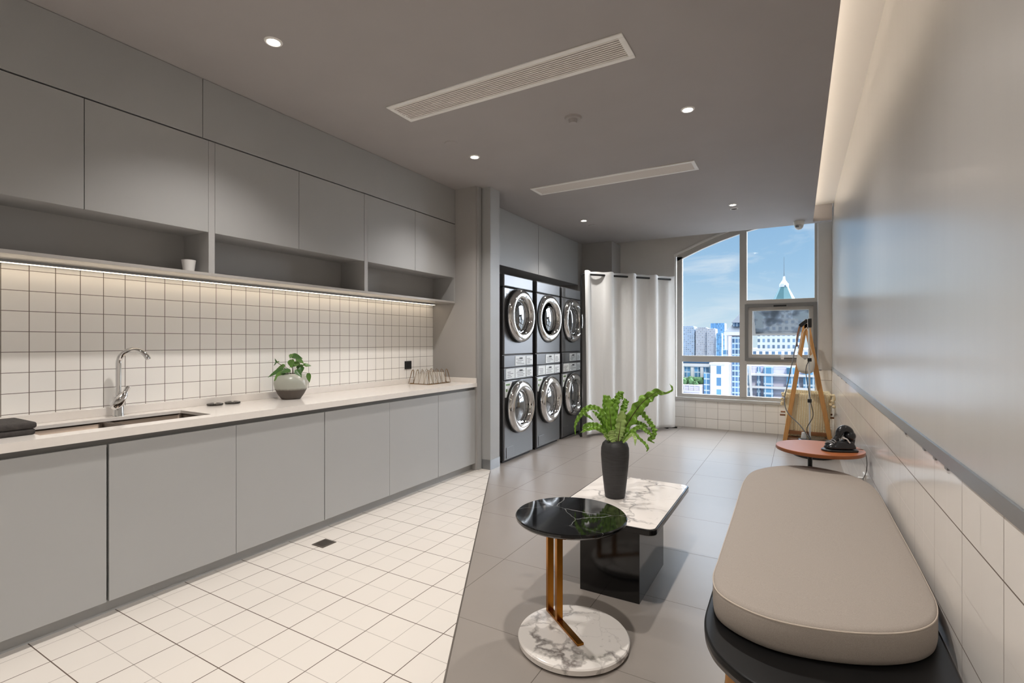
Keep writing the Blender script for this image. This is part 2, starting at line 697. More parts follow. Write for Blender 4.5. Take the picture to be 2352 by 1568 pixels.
M['vase'] = mat('black_ribbed_ceramic', (44, 43, 44), 0.55, noise=0.35, nscale=5, aniso=(3, 3, 60), bump=0.7, bscale=3.2)
M['black_gloss'] = mat('black_gloss_lacquer', (14, 14, 15), 0.10, spec=0.6)
M['black_wood'] = mat('black_stained_wood', (11, 11, 12), 0.36, spec=0.3, noise=0.2, nscale=5)
M['board_edge'] = mat('grey_bench_edge', (92, 86, 82), 0.35)
M['fabric'] = mat('beige_woven_fabric', (157, 147, 138), 0.9, noise=0.10, nscale=420, bump=0.35, bscale=700)
M['piping'] = mat('beige_piping', (186, 173, 160), 0.9)
M['bag'] = mat('cream_canvas', (206, 198, 184), 0.9, noise=0.06, nscale=12, bump=0.3, bscale=200)
M['clear'] = mat('translucent_white_plastic', (205, 205, 203), 0.3)
M['cord'] = mat('grey_cord', (120, 120, 120), 0.5)
M['cord_black'] = mat('black_cord', (40, 40, 40), 0.5)
M['win_glass'] = glass('clear_window_glass', refl=0.35)
M['sash_glass'] = glass('grime_reflection_glass', tint=(0.80, 0.84, 0.88), refl=0.9, smudge_refl=0.75)
M['grate'] = mat('grey_drain_steel', (120, 112, 104), 0.4, metal=0.8)
M['led'] = emit('warm_led', (255, 234, 204), LED_STRIP)
M['cove_led'] = emit('warm_cove_led', (255, 241, 224), COVE_STRIP)
M['lamp'] = emit('downlight_lens', (255, 240, 222), 9.0)

P2 = 0.316
M['floor_white'] = tiles('white_floor_tiles', (213, 206, 198), (92, 78, 68), (0, 1),
                         [[(P2, -1.684, 0.0042, 1.0), (P2, -1.684 + P2 / 2, 0.0028, 0.62)],
                          [(P2, 1.769, 0.0042, 1.0), (P2, 1.769 + P2 / 2, 0.003, 0.5)]], rough=0.32, vary=0.02)
M['floor_grey'] = tiles('large_grey_floor_tiles', (142, 134, 127), (98, 90, 84), (0, 1),
                        [[(0.64, -0.882, 0.0035, 1.0)], [(0.64, 2.557, 0.0035, 0.8)]], rough=0.30, spec=0.5, vary=0.05)
M['splash'] = tiles('white_splashback_tiles', (246, 243, 238), (96, 82, 72), (1, 2),
                    [[(0.1033, 1.791, 0.0034, 0.95)], [(0.1022, 0.9405, 0.003, 0.95)]], rough=0.14, vary=0.015)
M['wains_right'] = tiles('white_wainscot_tiles', (242, 237, 231), (110, 96, 86), (1, 2),
                         [[(P2 + 0.008, 1.822, 0.0035, 0.9), (P2 + 0.008, 1.822 + 0.162, 0.0025, 0.5)],
                          [(P2, 0.453, 0.0040, 1.0), (P2, 0.453 + P2 / 2, 0.002, 0.5)]], rough=0.15, spec=0.9, vary=0.015)
M['wains_far'] = tiles('white_wall_tiles', (244, 240, 234), (140, 128, 118), (0, 2),
                       [[(P2, -0.716, 0.0045, 0.9), (P2, -0.716 + P2 / 2, 0.005, 0.45)],
                        [(P2, 0.145, 0.0045, 1.0), (P2, 0.145 + P2 / 2, 0.0035, 0.5)]], rough=0.2, vary=0.015)
M['marble'] = marble('white_veined_marble', (228, 222, 216), (112, 104, 100), 6.0, 0.085, rough=0.12, distort=1.2, seed=3.1, patch=0.6)
M['marble_top'] = marble('white_marble_top', (226, 219, 213), (136, 132, 130), 4.5, 0.045, rough=0.10, distort=1.0, seed=9.4, patch=0.6)
M['marble_black'] = marble('black_veined_marble', (14, 14, 15), (150, 150, 150), 4.6, 0.012, rough=0.05, soft=False, distort=0.28, seed=5.3)


def glaze():
    """grey-green glaze over a bare dark clay foot, a pale swirl on the shoulder"""
    m = bpy.data.materials.new('two_tone_pot_glaze')
    m.use_nodes = True
    nt = m.node_tree
    N, L = nt.nodes, nt.links
    b = N['Principled BSDF']
    tc = N.new('ShaderNodeTexCoord')
    sep = N.new('ShaderNodeSeparateXYZ')
    L.new(tc.outputs['Object'], sep.inputs[0])
    nz = N.new('ShaderNodeTexNoise')
    nz.inputs['Scale'].default_value = 60
    L.new(tc.outputs['Object'], nz.inputs['Vector'])
    h = math_node(N, L, 'MULTIPLY_ADD', nz.outputs['Fac'], 0.008, sep.outputs[2])
    mr = N.new('ShaderNodeMapRange')
    mr.inputs['From Min'].default_value = 0.070
    mr.inputs['From Max'].default_value = 0.086
    L.new(h, mr.inputs[0])
    mx = N.new('ShaderNodeMix')
    mx.data_type = 'RGBA'
    L.new(mr.outputs[0], mx.inputs[0])
    mx.inputs[6].default_value = lin((84, 76, 70))
    mx.inputs[7].default_value = lin((164, 166, 156))
    # pale swirl
    q = math_node(N, L, 'MULTIPLY_ADD', sep.outputs[1], 0.9, -0.085)
    q = math_node(N, L, 'ADD', q, sep.outputs[2])
    s = N.new('ShaderNodeMapRange')
    s.inputs['From Min'].default_value = 0.044
    s.inputs['From Max'].default_value = 0.047
    s.inputs['To Max'].default_value = 0.5
    L.new(q, s.inputs[0])
    sw = math_node(N, L, 'MULTIPLY', s.outputs[0], mr.outputs[0])
    m2 = N.new('ShaderNodeMix')
    m2.data_type = 'RGBA'
    L.new(sw, m2.inputs[0])
    L.new(mx.outputs[2], m2.inputs[6])
    m2.inputs[7].default_value = lin((196, 192, 182))
    L.new(m2.outputs[2], b.inputs['Base Color'])
    r = N.new('ShaderNodeMapRange')
    L.new(mr.outputs[0], r.inputs[0])
    r.inputs['To Min'].default_value = 0.7
    r.inputs['To Max'].default_value = 0.3
    L.new(r.outputs[0], b.inputs['Roughness'])
    return m


def knit():
    m = bpy.data.materials.new('cream_knit')
    m.use_nodes = True
    nt = m.node_tree
    N, L = nt.nodes, nt.links
    b = N['Principled BSDF']
    b.inputs['Roughness'].default_value = 0.95
    tc = N.new('ShaderNodeTexCoord')
    sep = N.new('ShaderNodeSeparateXYZ')
    L.new(tc.outputs['Object'], sep.inputs[0])
    al = math_node(N, L, 'ADD', sep.outputs[0], sep.outputs[1])
    s1 = math_node(N, L, 'SINE', math_node(N, L, 'MULTIPLY', al, 2 * PI / 0.026))
    zz = math_node(N, L, 'ADD', math_node(N, L, 'MULTIPLY', math_node(N, L, 'ABSOLUTE', s1), 0.008), sep.outputs[2])
    s2 = math_node(N, L, 'SINE', math_node(N, L, 'MULTIPLY', zz, 2 * PI / 0.018))
    h = math_node(N, L, 'MULTIPLY', math_node(N, L, 'MULTIPLY_ADD', s1, 0.5, 0.5), math_node(N, L, 'MULTIPLY_ADD', s2, 0.4, 0.6))
    mx = N.new('ShaderNodeMix')
    mx.data_type = 'RGBA'
    L.new(h, mx.inputs[0])
    mx.inputs[6].default_value = lin((226, 202, 154))
    mx.inputs[7].default_value = lin((252, 242, 216))
    L.new(mx.outputs[2], b.inputs['Base Color'])
    bp = N.new('ShaderNodeBump')
    bp.inputs['Strength'].default_value = 0.9
    bp.inputs['Distance'].default_value = 0.006
    L.new(h, bp.inputs['Height'])
    L.new(bp.outputs[0], b.inputs['Normal'])
    return m


M['glaze'] = glaze()
M['knit'] = knit()

# ------------------------------------------------------------------ the room
XL, XR, YN, YF, ZC = -3.37, 0.395, -1.3, 7.95, 2.865

fl = struct('floor', B((XL - 0.2, YN - 0.1, -0.12), (XR + 0.2, YF + 0.3, 0.0)), M['floor_grey'], smooth=0)
obj('white_tile_area', prism(nbm(), [(XL, YN), (0.395, YN), (-1.171, 1.519), (-2.707, 4.279), (XL, 4.279)], -0.02, 0.0012), M['floor_white'], fl, smooth=0)
# thin dark metal strip along the change of floor
bmq = nbm()
bar(bmq, (0.398, YN, 0.001), (-2.709, 4.283, 0.001), 0.007, 0.0034)
obj('edge_strip', bmq, M['grate'], fl, smooth=0)

# ceiling: lower slab, with a raised lit cove along the right wall and a slot at the window
bmq = nbm()
box(bmq, (XL - 0.2, YN - 0.1, ZC), (0.17, 7.71, ZC + 0.04))
box(bmq, (0.17, 7.60, ZC), (0.38, 7.71, 3.08))
box(bmq, (XL - 0.2, 7.66, ZC + 0.03), (0.17, 7.71, 3.36))
box(bmq, (XL - 0.2, 7.71, 3.32), (XR + 0.2, YF + 0.2, 3.42))
ce = struct('ceiling', bmq, M['ceiling'], smooth=0)
bmq = nbm()
box(bmq, (-0.10, YN - 0.1, 3.075), (XR + 0.05, 7.60, 3.12))
box(bmq, (-0.10, YN - 0.1, ZC + 0.04), (-0.05, 7.60, 3.12))
obj('cove_lining', bmq, M['cove'], ce, smooth=0)

wl = struct('wall_left', B((XL - 0.15, YN, 0), (XL - 0.01, YF, 3.4)), M['wall'], smooth=0)
obj('tiled_splashback', B((XL - 0.01, 0.3, 0.86), (XL + 0.01, 4.19, 1.72)), M['splash'], wl, smooth=0)

wr = struct('wall_right', B((XR + 0.012, YN, 0), (XR + 0.2, YF + 0.1, 3.4)), M['wall'], smooth=0)
obj('tiled_wainscot', B((XR, YN, 0), (XR + 0.02, YF, 0.925)), M['wains_right'], wr, smooth=0)
obj('wall_panel', B((XR, YN, 0.955), (XR + 0.02, 7.93, 3.08)), M['board'], wr, smooth=0)

tr = struct('trim_1', B((XR - 0.006, YN, 0.918), (XR + 0.02, 7.93, 0.962)), M['alu'], bevel=0.002)
bmq = nbm()
for y in (1.95, 2.10, 2.26, 2.62, 5.6, 6.2, 6.7):
    box(bmq, (XR - 0.007, y, 0.912), (XR - 0.001, y + 0.03, 0.920))
obj('clip', bmq, M['frame_dark'], tr, smooth=0)

struct('wall_near', B((XL - 0.15, YN - 0.15, 0), (XR + 0.2, YN, 3.4)), M['cove'], smooth=0)

# far wall with the arched window opening
WX0, WX1, WZ0 = -1.64, 0.235, 0.445
ARCH = [(-1.64, 2.615), (-1.45, 2.70), (-1.25, 2.785), (-1.0, 2.875), (-0.7, 2.965), (-0.35, 3.04), (0.0, 3.085), (0.235, 3.10)]


def zarch(x, d=0.0):
    x = max(min(x, ARCH[-1][0]), ARCH[0][0])
    for (x0, z0), (x1, z1) in zip(ARCH, ARCH[1:]):
        if x <= x1:
            return z0 + (z1 - z0) * (x - x0) / (x1 - x0) - d
    return ARCH[-1][1] - d


def prism_xz(bm, outline, y0, y1):
    a = [bm.verts.new((x, y0, z)) for x, z in outline]
    b = [bm.verts.new((x, y1, z)) for x, z in outline]
    n = len(a)
    bm.faces.new(a)
    bm.faces.new(list(reversed(b)))
    for i in range(n):
        bm.faces.new((a[i], b[i], b[(i + 1) % n], a[(i + 1) % n]))
    return bm


bmq = nbm()
box(bmq, (XL - 0.15, YF, 0), (WX0, YF + 0.2, 3.4))
box(bmq, (WX1, YF, 0), (XR + 0.2, YF + 0.2, 3.4))
box(bmq, (WX0, YF, 0), (WX1, YF + 0.2, WZ0))
for (x0, z0), (x1, z1) in zip(ARCH, ARCH[1:]):
    prism_xz(bmq, [(x0, z0), (x1, z1), (x1, 3.4), (x0, 3.4)], YF, YF + 0.2)
wf = struct('wall_far', bmq, M['wall_dark'], smooth=0)
bmq = nbm()
box(bmq, (-2.52, YF - 0.02, 0), (WX0 - 0.015, YF + 0.01, 0.912))
box(bmq, (WX1 - 0.03, YF - 0.02, 0), (XR, YF + 0.01, 0.912))
box(bmq, (WX0 - 0.015, YF - 0.02, 0), (WX1 - 0.03, YF + 0.01, 0.405))
obj('tiled_wainscot', bmq, M['wains_far'], wf, smooth=0)
# boxed pillar in the corner behind the curtain, and the filler beside the tall cupboards
struct('wall_pillar', B((XL, 7.52, 0), (-2.52, YF, ZC)), M['wall'], smooth=0)
struct('wall_filler', B((XL, 7.36, 0), (-3.02, 7.519, ZC)), M['wall'], smooth=0)
# column between the kitchen run and the laundry machines
bmq = nbm()
box(bmq, (XL, 4.262, 0), (-2.70, 4.44, 2.2005))
box(bmq, (XL, 4.264, 2.2005), (-2.702, 4.438, 2.2035))
box(bmq, (XL, 4.262, 2.2035), (-2.70, 4.44, ZC))
struct('wall_column', bmq, M['cab'], smooth=0)
bmq = nbm()
box(bmq, (-2.80, 4.258, 0.0), (-2.698, 4.444, 0.10))
struct('baseboard_column', bmq, M['alu'], smooth=0)

# window_1
win = bpy.data.objects.new('window_1', None)
C.objects.link(win)
win['kind'] = 'structure'
Y0, Y1 = YF - 0.005, YF + 0.065


def rect_frame(bm, x0, x1, z0, z1, w, y0, y1):
    box(bm, (x0, y0, z0), (x0 + w, y1, z1))
    box(bm, (x1 - w, y0, z0), (x1, y1, z1))
    box(bm, (x0 + w, y0, z0), (x1 - w, y1, z0 + w))
    box(bm, (x0 + w, y0, z1 - w), (x1 - w, y1, z1))


bmq = nbm()
box(bmq, (-1.625, Y0, 0.452), (-1.545, Y1, 2.60))
box(bmq, (0.196, Y0, 0.452), (0.232, Y1, 3.1))
box(bmq, (-1.545, Y0, 0.452), (0.196, Y1, 0.503))
for (x0, z0), (x1, z1) in zip(ARCH, ARCH[1:]):
    xa, xb = max(x0, -1.625), min(x1, 0.232)
    prism_xz(bmq, [(xa, zarch(xa, 0.085)), (xb, zarch(xb, 0.085)), (xb, zarch(xb, 0.0)), (xa, zarch(xa, 0.0))], Y0, Y1)
obj('window_frame', bmq, M['frame'], win, smooth=0)
obj('mullion', B((-0.738, Y0 - 0.012, 0.49), (-0.642, Y1, 2.93)), M['frame'], win, bevel=0.004)
obj('transom', B((-1.545, Y0 - 0.004, 0.993), (-0.738, Y1, 1.085)), M['frame'], win, bevel=0.003)
obj('transom', B((-0.642, Y0 - 0.004, 1.835), (0.196, Y1, 1.897)), M['frame'], win, bevel=0.003)
obj('transom', B((-0.642, Y0 - 0.004, 0.965), (0.196, Y1, 1.028)), M['frame'], win, bevel=0.003)
# trim bead round the opening and the sill
bmq = nbm()
box(bmq, (-1.665, YF - 0.02, 0.44), (-1.638, YF + 0.004, 2.625))
for (x0, z0), (x1, z1) in zip(ARCH, ARCH[1:]):
    prism_xz(bmq, [(x0 - (0.027 if x0 < -1.6 else 0), z0), (x1, z1), (x1, z1 + 0.03), (x0 - (0.027 if x0 < -1.6 else 0), z0 + 0.03)], YF - 0.02, YF + 0.004)
obj('window_trim', bmq, M['white_metal'], win, smooth=0)
obj('window_sill', B((-1.67, YF - 0.045, 0.405), (0.21, YF + 0.01, 0.45)), M['frame'], win, bevel=0.006)
bmq = nbm()
box(bmq, (-1.545, YF + 0.03, 1.085), (-0.738, YF + 0.036, 2.9))
obj('pane', bmq, M['win_glass'], win, smooth=0)
obj('pane', B((-0.642, YF + 0.03, 1.897), (0.196, YF + 0.036, 3.08)), M['win_glass'], win, smooth=0)
obj('pane', B((-1.545, YF + 0.03, 0.503), (-0.738, YF + 0.036, 0.993)), M['win_glass'], win, smooth=0)
obj('pane', B((-0.642, YF + 0.03, 0.503), (0.196, YF + 0.036, 0.965)), M['win_glass'], win, smooth=0)
# opening light: dark outer frame, top-hung sash swung outwards
bmq = nbm()
rect_frame(bmq, -0.668, 0.226, 1.02, 1.836, 0.045, Y0 - 0.02, Y1)
obj('casement_frame', bmq, M['frame_dark'], win, smooth=0)
bmq = nbm()
rect_frame(bmq, -0.623, 0.181, 1.065, 1.79, 0.05, Y0 + 0.03, Y1 + 0.02)
fr2 = obj('casement_rebate', bmq, M['frame'], win, smooth=0)
PH = math.radians(58)
sash = bpy.data.objects.new('opening_sash', None)
C.objects.link(sash)
sash.parent = win
sash.location = (-0.22, YF + 0.05, 1.79)
bmq = nbm()
rect_frame(bmq, -0.40, 0.40, -0.72, 0.0, 0.052, -0.02, 0.02)
s1 = obj('sash_frame', bmq, M['frame_dark'], None, smooth=0)
s1.parent = sash
s2 = obj('sash_glass', B((-0.35, -0.003, -0.67), (0.35, 0.003, -0.05)), M['sash_glass'], None, smooth=0)
s2.parent = sash
sash.rotation_euler = (PH, 0, 0)
obj('casement_handle', box(B((-0.22, Y0 - 0.01, 1.075), (-0.02, Y0 + 0.03, 1.085)), (-0.21, Y0 - 0.03, 1.05), (-0.17, Y0 + 0.03, 1.10)), M['white'], win, bevel=0.002)
obj('casement_latch', B((-0.30, Y0 - 0.03, 1.79), (-0.14, Y0 + 0.02, 1.812)), M['black'], win, bevel=0.003)

# ------------------------------------------------------------------ ceiling fittings
def downlight(x, y, label, on=True, z=ZC):
    # the row along the cupboards has narrower reflectors than the row in the middle of the room
    cone, power = (114, 1.1) if x < -1.5 else (142, 1.2)
    t = thing('ceiling_downlight', label, 'ceiling light', (x, y, z), 'round recessed downlights')
    obj('trim_ring', lathe(nbm(), [(0.030, -0.001), (0.033, -0.006), (0.042, -0.005), (0.046, 0.0005)], (x, y, z), n=32), M['white_metal'], t)
    obj('lens', lathe(nbm(), [(0.0, -0.002), (0.031, -0.002)], (x, y, z), n=32), M['lamp'] if on else M['sticker'], t)
    if on:
        l = bpy.data.lights.new('spot', 'SPOT')
        l.energy = SPOT_W * power
        l.color = (1.0, 0.955, 0.905)
        l.spot_size = math.radians(cone)
        l.spot_blend = 1.0
        l.shadow_soft_size = 0.035
        lo = bpy.data.objects.new('downlight_lamp', l)
        C.objects.link(lo)
        lo.parent = t
        lo.location = (0, 0, -0.012)
    return t


downlight(-2.376, 1.635, 'lit round downlight in the ceiling above the upper cupboards nearest the camera')
downlight(-0.645, 3.504, 'lit round downlight in the ceiling right of the two air vents')
downlight(-2.378, 3.504, 'lit round downlight in the ceiling between the two air vents on the left')
downlight(-2.406, 6.058, 'lit round downlight in the ceiling in front of the laundry machines')
downlight(-0.648, 6.203, 'lit round downlight in the ceiling nearest the window')
# the same grid goes on behind the camera
for x, y in ((-0.645, 1.635), (-2.38, -0.25), (-0.645, -0.25)):
    downlight(x, y, 'lit round downlight of the ceiling grid over the near end of the room')
downlight(-0.654, 6.394, 'unlit white round downlight directly beside the lit one nearest the window', on=False)


def disc(x, y, label, r=0.045):
    o = obj('ceiling_cover', lathe(nbm(), [(0, -0.006), (r * 0.9, -0.006), (r, 0.0)], (x, y, ZC), n=32), M['ceiling'])
    tag(o, label, 'ceiling cover', 'flush round ceiling covers')


disc(-2.374, 3.174, 'flat grey round ceiling cover beside the lit downlight between the two air vents', 0.055)
disc(-2.404, 6.352, 'flat grey round cover beside the downlight in front of the laundry machines', 0.05)
t = thing('smoke_detector', 'small grey smoke detector on the ceiling between the two air vents', 'smoke detector', (-1.365, 3.233, ZC))
obj('base', lathe(nbm(), [(0.0, -0.014), (0.055, -0.014), (0.06, 0.0)], (-1.365, 3.233, ZC), n=36), M['ceiling'], t)
obj('sensor_cap', lathe(nbm(), [(0.0, -0.042), (0.026, -0.040), (0.032, -0.014)], (-1.365, 3.233, ZC), n=32), M['ceiling'], t)
t = thing('security_camera', 'white dome camera under the ceiling edge at the window', 'security camera', (0.01, 7.486, ZC))
obj('base', lathe(nbm(), [(0.0, -0.05), (0.058, -0.05), (0.066, 0.0)], (0.01, 7.486, ZC), n=36), M['white'], t)
obj('dome', lathe(nbm(), [(0.0, -0.112), (0.022, -0.108), (0.042, -0.09), (0.052, -0.065), (0.054, -0.05)], (0.01, 7.486, ZC), n=32), M['clear'], t)
obj('lens', lathe(nbm(), [(0.0, -0.075), (0.02, -0.07), (0.022, -0.05)], (-0.01, 7.43, ZC - 0.018), n=20), M['cord'], t)


def vent(x0, x1, y0, y1, label, n):
    t = thing('air_vent', label, 'air vent', ((x0 + x1) / 2, (y0 + y1) / 2, ZC), 'linear ceiling air vents')
    bm = nbm()
    w = 0.032
    zb = ZC - 0.008
    for a, b in (((x0, y0), (x1, y0 + w)), ((x0, y1 - w), (x1, y1)), ((x0, y0 + w), (x0 + w, y1 - w)), ((x1 - w, y0 + w), (x1, y1 - w))):
        box(bm, (a[0], a[1], zb), (b[0], b[1], ZC + 0.001))
    obj('frame', bm, M['white_metal'], t, bevel=0.003)
    obj('shade_plate', B((x0 + w, y0 + w, ZC - 0.0012), (x1 - w, y1 - w, ZC - 0.0002)), M['vent_shade'], t, smooth=0)  # dark sheet stands in for shade inside the vent; ceiling has no opening
    span = y1 - y0 - 2 * w
    for k in range(n):
        y = y0 + w + span * (k + 0.5) / n
        b2 = nbm()
        bar(b2, (x0 + w, y, ZC - 0.0045), (x1 - w, y, ZC - 0.0045), span / n * 0.5, 0.003, up=(0, 0.3, 1))
        obj('slat', b2, M['slat'], t, smooth=0)


vent(-2.385, -0.773, 2.462, 2.712, 'long white slatted air vent in the ceiling nearest the camera', 10)
vent(-2.380, -0.778, 4.512, 4.762, 'long white slatted air vent in the ceiling nearer the laundry machines', 12)

o = obj('led_strip', B((0.04, YN, ZC + 0.042), (0.075, 7.55, ZC + 0.052)), M['cove_led'])
tag(o, 'warm light strip hidden on the ceiling edge in the cove along the right wall', 'light strip')

# ------------------------------------------------------------------ wall cupboards (left)
XB, XU = XL + 0.012, -3.07
Z0, Z1, Z2, Z3 = 1.695, 1.960, 2.505, ZC


def wall_cupboard(y0, y1, split, label, doors):
    t = thing('wall_cupboard', label, 'cupboard', (XB, y0, Z0), 'grey wall cupboards over the worktop')
    bm = nbm()
    tk = 0.018
    box(bm, (XB, y0, Z0 + tk), (XU, y0 + tk, Z2))
    box(bm, (XB, y1 - tk, Z0 + tk), (XU, y1, Z2))
    box(bm, (XB, y0 + tk, Z1), (XU - 0.02, y1 - tk, Z2))       # closed carcass behind the doors
    box(bm, (XB, y0 + tk, Z0 + tk), (XB + 0.012, y1 - tk, Z1))
    obj('carcass', bm, M['cab_in'], t, smooth=0)
    obj('open_shelf', B((XB, y0, Z0), (XU, y1, Z0 + tk)), M['shelf_under'], t, bevel=0.001)
    for a, b in doors:
        obj('door', B((XU - 0.018, a, Z1 - 0.004), (XU, b, Z2)), M['cab'], t, bevel=0.0012)
    return t


wall_cupboard(0.46, 1.705, 1.086, 'grey wall cupboard over the sink, nearest the camera, white cup in its open shelf',
              [(0.478, 1.0845), (1.0875, 1.686)])
wall_cupboard(1.705, 2.945, 2.312, 'grey wall cupboard above the potted plant, middle of the three, empty open shelf',
              [(1.725, 2.3105), (2.3135, 2.924)])
wall_cupboard(2.945, 4.167, 3.55, 'grey wall cupboard above the wire napkin basket, farthest of the three',
              [(2.960, 3.5485), (3.5515, 4.150)])
g = 'grey infill panels between cupboards and ceiling'
o = obj('infill_panel', B((XB, 0.46, 2.513), (XU, 1.6515, ZC - 0.002)), M['cab'], bevel=0.001)
tag(o, 'grey infill panel under the ceiling above the nearest wall cupboard', 'panel', g)
o = obj('infill_panel', B((XB, 1.6545, 2.513), (XU, 4.168, ZC - 0.002)), M['cab'], bevel=0.001)
tag(o, 'long grey infill panel under the ceiling above the two farther wall cupboards', 'panel', g)
t = thing('end_panel', 'tall grey end panel closing the kitchen run beside the column', 'panel', (XL + 0.01, 4.2, 0))
obj('panel', B((XL - 0.008, 4.170, 0), (-2.817, 4.228, ZC)), M['wall'], t, smooth=0)
obj('edge_strip', B((-2.819, 4.196, 0), (-2.800, 4.2475, ZC)), M['cab'], t, smooth=0)

o = obj('led_profile', B((XL + 0.050, 0.47, 1.6815), (XL + 0.080, 4.12, 1.695)), M['alu'])
tag(o, 'slim warm light strip under the wall cupboards along the tiled splashback', 'light strip')
obj('diffuser', B((XL + 0.053, 0.47, 1.6795), (XL + 0.077, 4.12, 1.682)), M['led'], o, smooth=0)

t = thing('cup', 'small white tapered cup in the open shelf of the nearest wall cupboard', 'cup', (-3.17, 1.632, Z0 + 0.018))
obj('body', lathe(nbm(), [(0.0, 0.0), (0.028, 0.0), (0.038, 0.074), (0.0355, 0.074), (0.026, 0.004), (0.0, 0.004)], (-3.17, 1.625, Z0 + 0.018), n=32), M['cup'], t)

# ------------------------------------------------------------------ base cupboards and worktop
XD, XK = -2.82, -2.872


def base_cupboard(y0, y1, label, doors):
    t = thing('base_cupboard', label, 'cupboard', (XL + 0.02, y0, 0), 'grey base cupboards under the worktop')
    bm = nbm()
    box(bm, (XB, y0, 0.075), (-2.842, y1, 0.60))
    box(bm, (XB, y0, 0.60), (XB + 0.012, y1, 0.843))
    box(bm, (-2.90, y0, 0.60), (-2.842, y1, 0.82))
    obj('carcass', bm, M['gap'], t, smooth=0)
    obj('plinth', B((XB, y0, 0.0), (XK, y1, 0.075)), M['cab'], t, smooth=0)
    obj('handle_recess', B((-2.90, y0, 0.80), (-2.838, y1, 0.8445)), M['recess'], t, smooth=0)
    for a, b in doors:
        obj('door', B((XD - 0.02, a, 0.074), (XD, b, 0.815)), M['cab'], t, bevel=0.0012)


base_cupboard(-0.15, 1.0865, 'grey base cupboard at the left edge, left of the sink', [(-0.146, 0.464), (0.4665, 1.082)])
base_cupboard(1.0865, 2.327, 'grey base cupboard under the right sink bowl and the two black lids', [(1.0915, 1.7045), (1.7065, 2.3235)])
base_cupboard(2.327, 3.574, 'grey base cupboard behind the floor drain, right of the potted plant', [(2.3295, 2.953), (2.955, 3.5725)])
base_cupboard(3.574, 4.169, 'single-door grey base cupboard under the wire napkin basket, next to the end panel', [(3.576, 4.167)])

SX0, SX1, SY0, SY1 = -3.235, -2.905, 0.87, 1.612
ZT = 0.885
t = thing('worktop', 'long white stone worktop with a low upstand, running the length of the left wall', 'worktop', (XB, 0, 0.845))
bm = nbm()
XF = -2.80
box(bm, (XB, -0.16, 0.868), (XF - 0.02, SY0, ZT))
box(bm, (XB, SY1, 0.868), (XF - 0.02, 4.168, ZT))
box(bm, (XB, SY0, 0.868), (SX0, SY1, ZT))
box(bm, (SX1, SY0, 0.868), (XF - 0.02, SY1, ZT))
box(bm, (XF - 0.02, -0.16, 0.845), (XF, 4.168, ZT))
obj('slab', bm, M['quartz'], t, smooth=0)
obj('upstand', B((XB, -0.16, ZT), (XB + 0.017, 4.168, 0.932)), M['quartz'], t, bevel=0.0015)
obj('upstand', B((XB + 0.017, 4.151, ZT), (-2.803, 4.1685, 0.932)), M['quartz'], t, bevel=0.0015)

t = thing('sink', 'double stainless steel sink set into the white worktop below the tap', 'sink', ((SX0 + SX1) / 2, 1.24, 0.65))


def bowl(x0, x1, y0, y1):
    bm = nbm()
    top = rrect(x0, x1, y0, y1, 0.02, 5)
    bot = rrect(x0 + 0.008, x1 - 0.008, y0 + 0.008, y1 - 0.008, 0.025, 5)
    A = [bm.verts.new((x, y, 0.8678)) for x, y in top]
    D = [bm.verts.new((x, y, 0.66)) for x, y in bot]
    n = len(A)
    for i in range(n):
        bm.faces.new((A[i], A[(i + 1) % n], D[(i + 1) % n], D[i]))
    bm.faces.new(D)
    return bm


for a, b in ((SY0 - 0.005, 1.222), (1.247, SY1 + 0.005)):
    bo = obj('bowl', bowl(SX0 - 0.005, SX1 + 0.005, a, b), M['steel_sink'], t, solid=0.002)
    obj('waste', lathe(nbm(), [(0, 0.002), (0.03, 0.002), (0.042, 0.004), (0.045, 0.001)], ((SX0 + SX1) / 2, (a + b) / 2, 0.662), n=28), M['chrome'], bo)
obj('divider', B((SX0 - 0.004, 1.222, 0.80), (SX1 + 0.004, 1.247, 0.866)), M['steel_sink'], t, bevel=0.005)

fx, fy = -3.285, 1.315
t = thing('tap', 'tall chrome swan-neck kitchen tap behind the sink', 'tap', (fx, fy, ZT))
obj('base', lathe(nbm(), [(0, 0), (0.027, 0), (0.027, 0.006), (0.025, 0.012), (0.025, 0.10), (0.022, 0.108), (0.0, 0.108)], (fx, fy, ZT), n=32), M['chrome'], t)
pts = [(fx, fy, ZT + 0.10), (fx, fy, ZT + 0.20), (fx, fy, ZT + 0.29)]
dx, dy = 0.80, 0.60
R = 0.079
for k in range(1, 15):
    a = PI - PI * 0.90 * k / 14
    s = R + R * math.cos(a)
    pts.append((fx + dx * s, fy + dy * s, ZT + 0.29 + R * math.sin(a)))
obj('spout', tube(nbm(), pts, 0.0135, 16), M['chrome'], t)
lever = nbm()
e0 = Vector((fx + 0.022, fy - 0.012, ZT + 0.055))
P = catmull([(fx + 0.02, fy - 0.03, ZT + 0.050), (fx + 0.035, fy - 0.018, ZT + 0.075), (fx + 0.042, fy + 0.006, ZT + 0.115), (fx + 0.046, fy + 0.024, ZT + 0.155), (fx + 0.046, fy + 0.029, ZT + 0.165)], 5)
rr = [0.012 + 0.014 * math.sin(PI * min(1, 0.25 + i / len(P))) ** 2 if i < len(P) * 0.55 else 0.0125 for i in range(len(P))]
rr[-1] = 0.006
obj('lever', tube(lever, P, rr, 14), M['chrome'], t, smooth=60)
obj('hot_cold_mark', lathe(nbm(), [(0, 0.0), (0.008, 0.0), (0.007, 0.004), (0, 0.004)], (fx + 0.024, fy + 0.005, ZT + 0.06), 'x', n=16), M['chrome'], t)


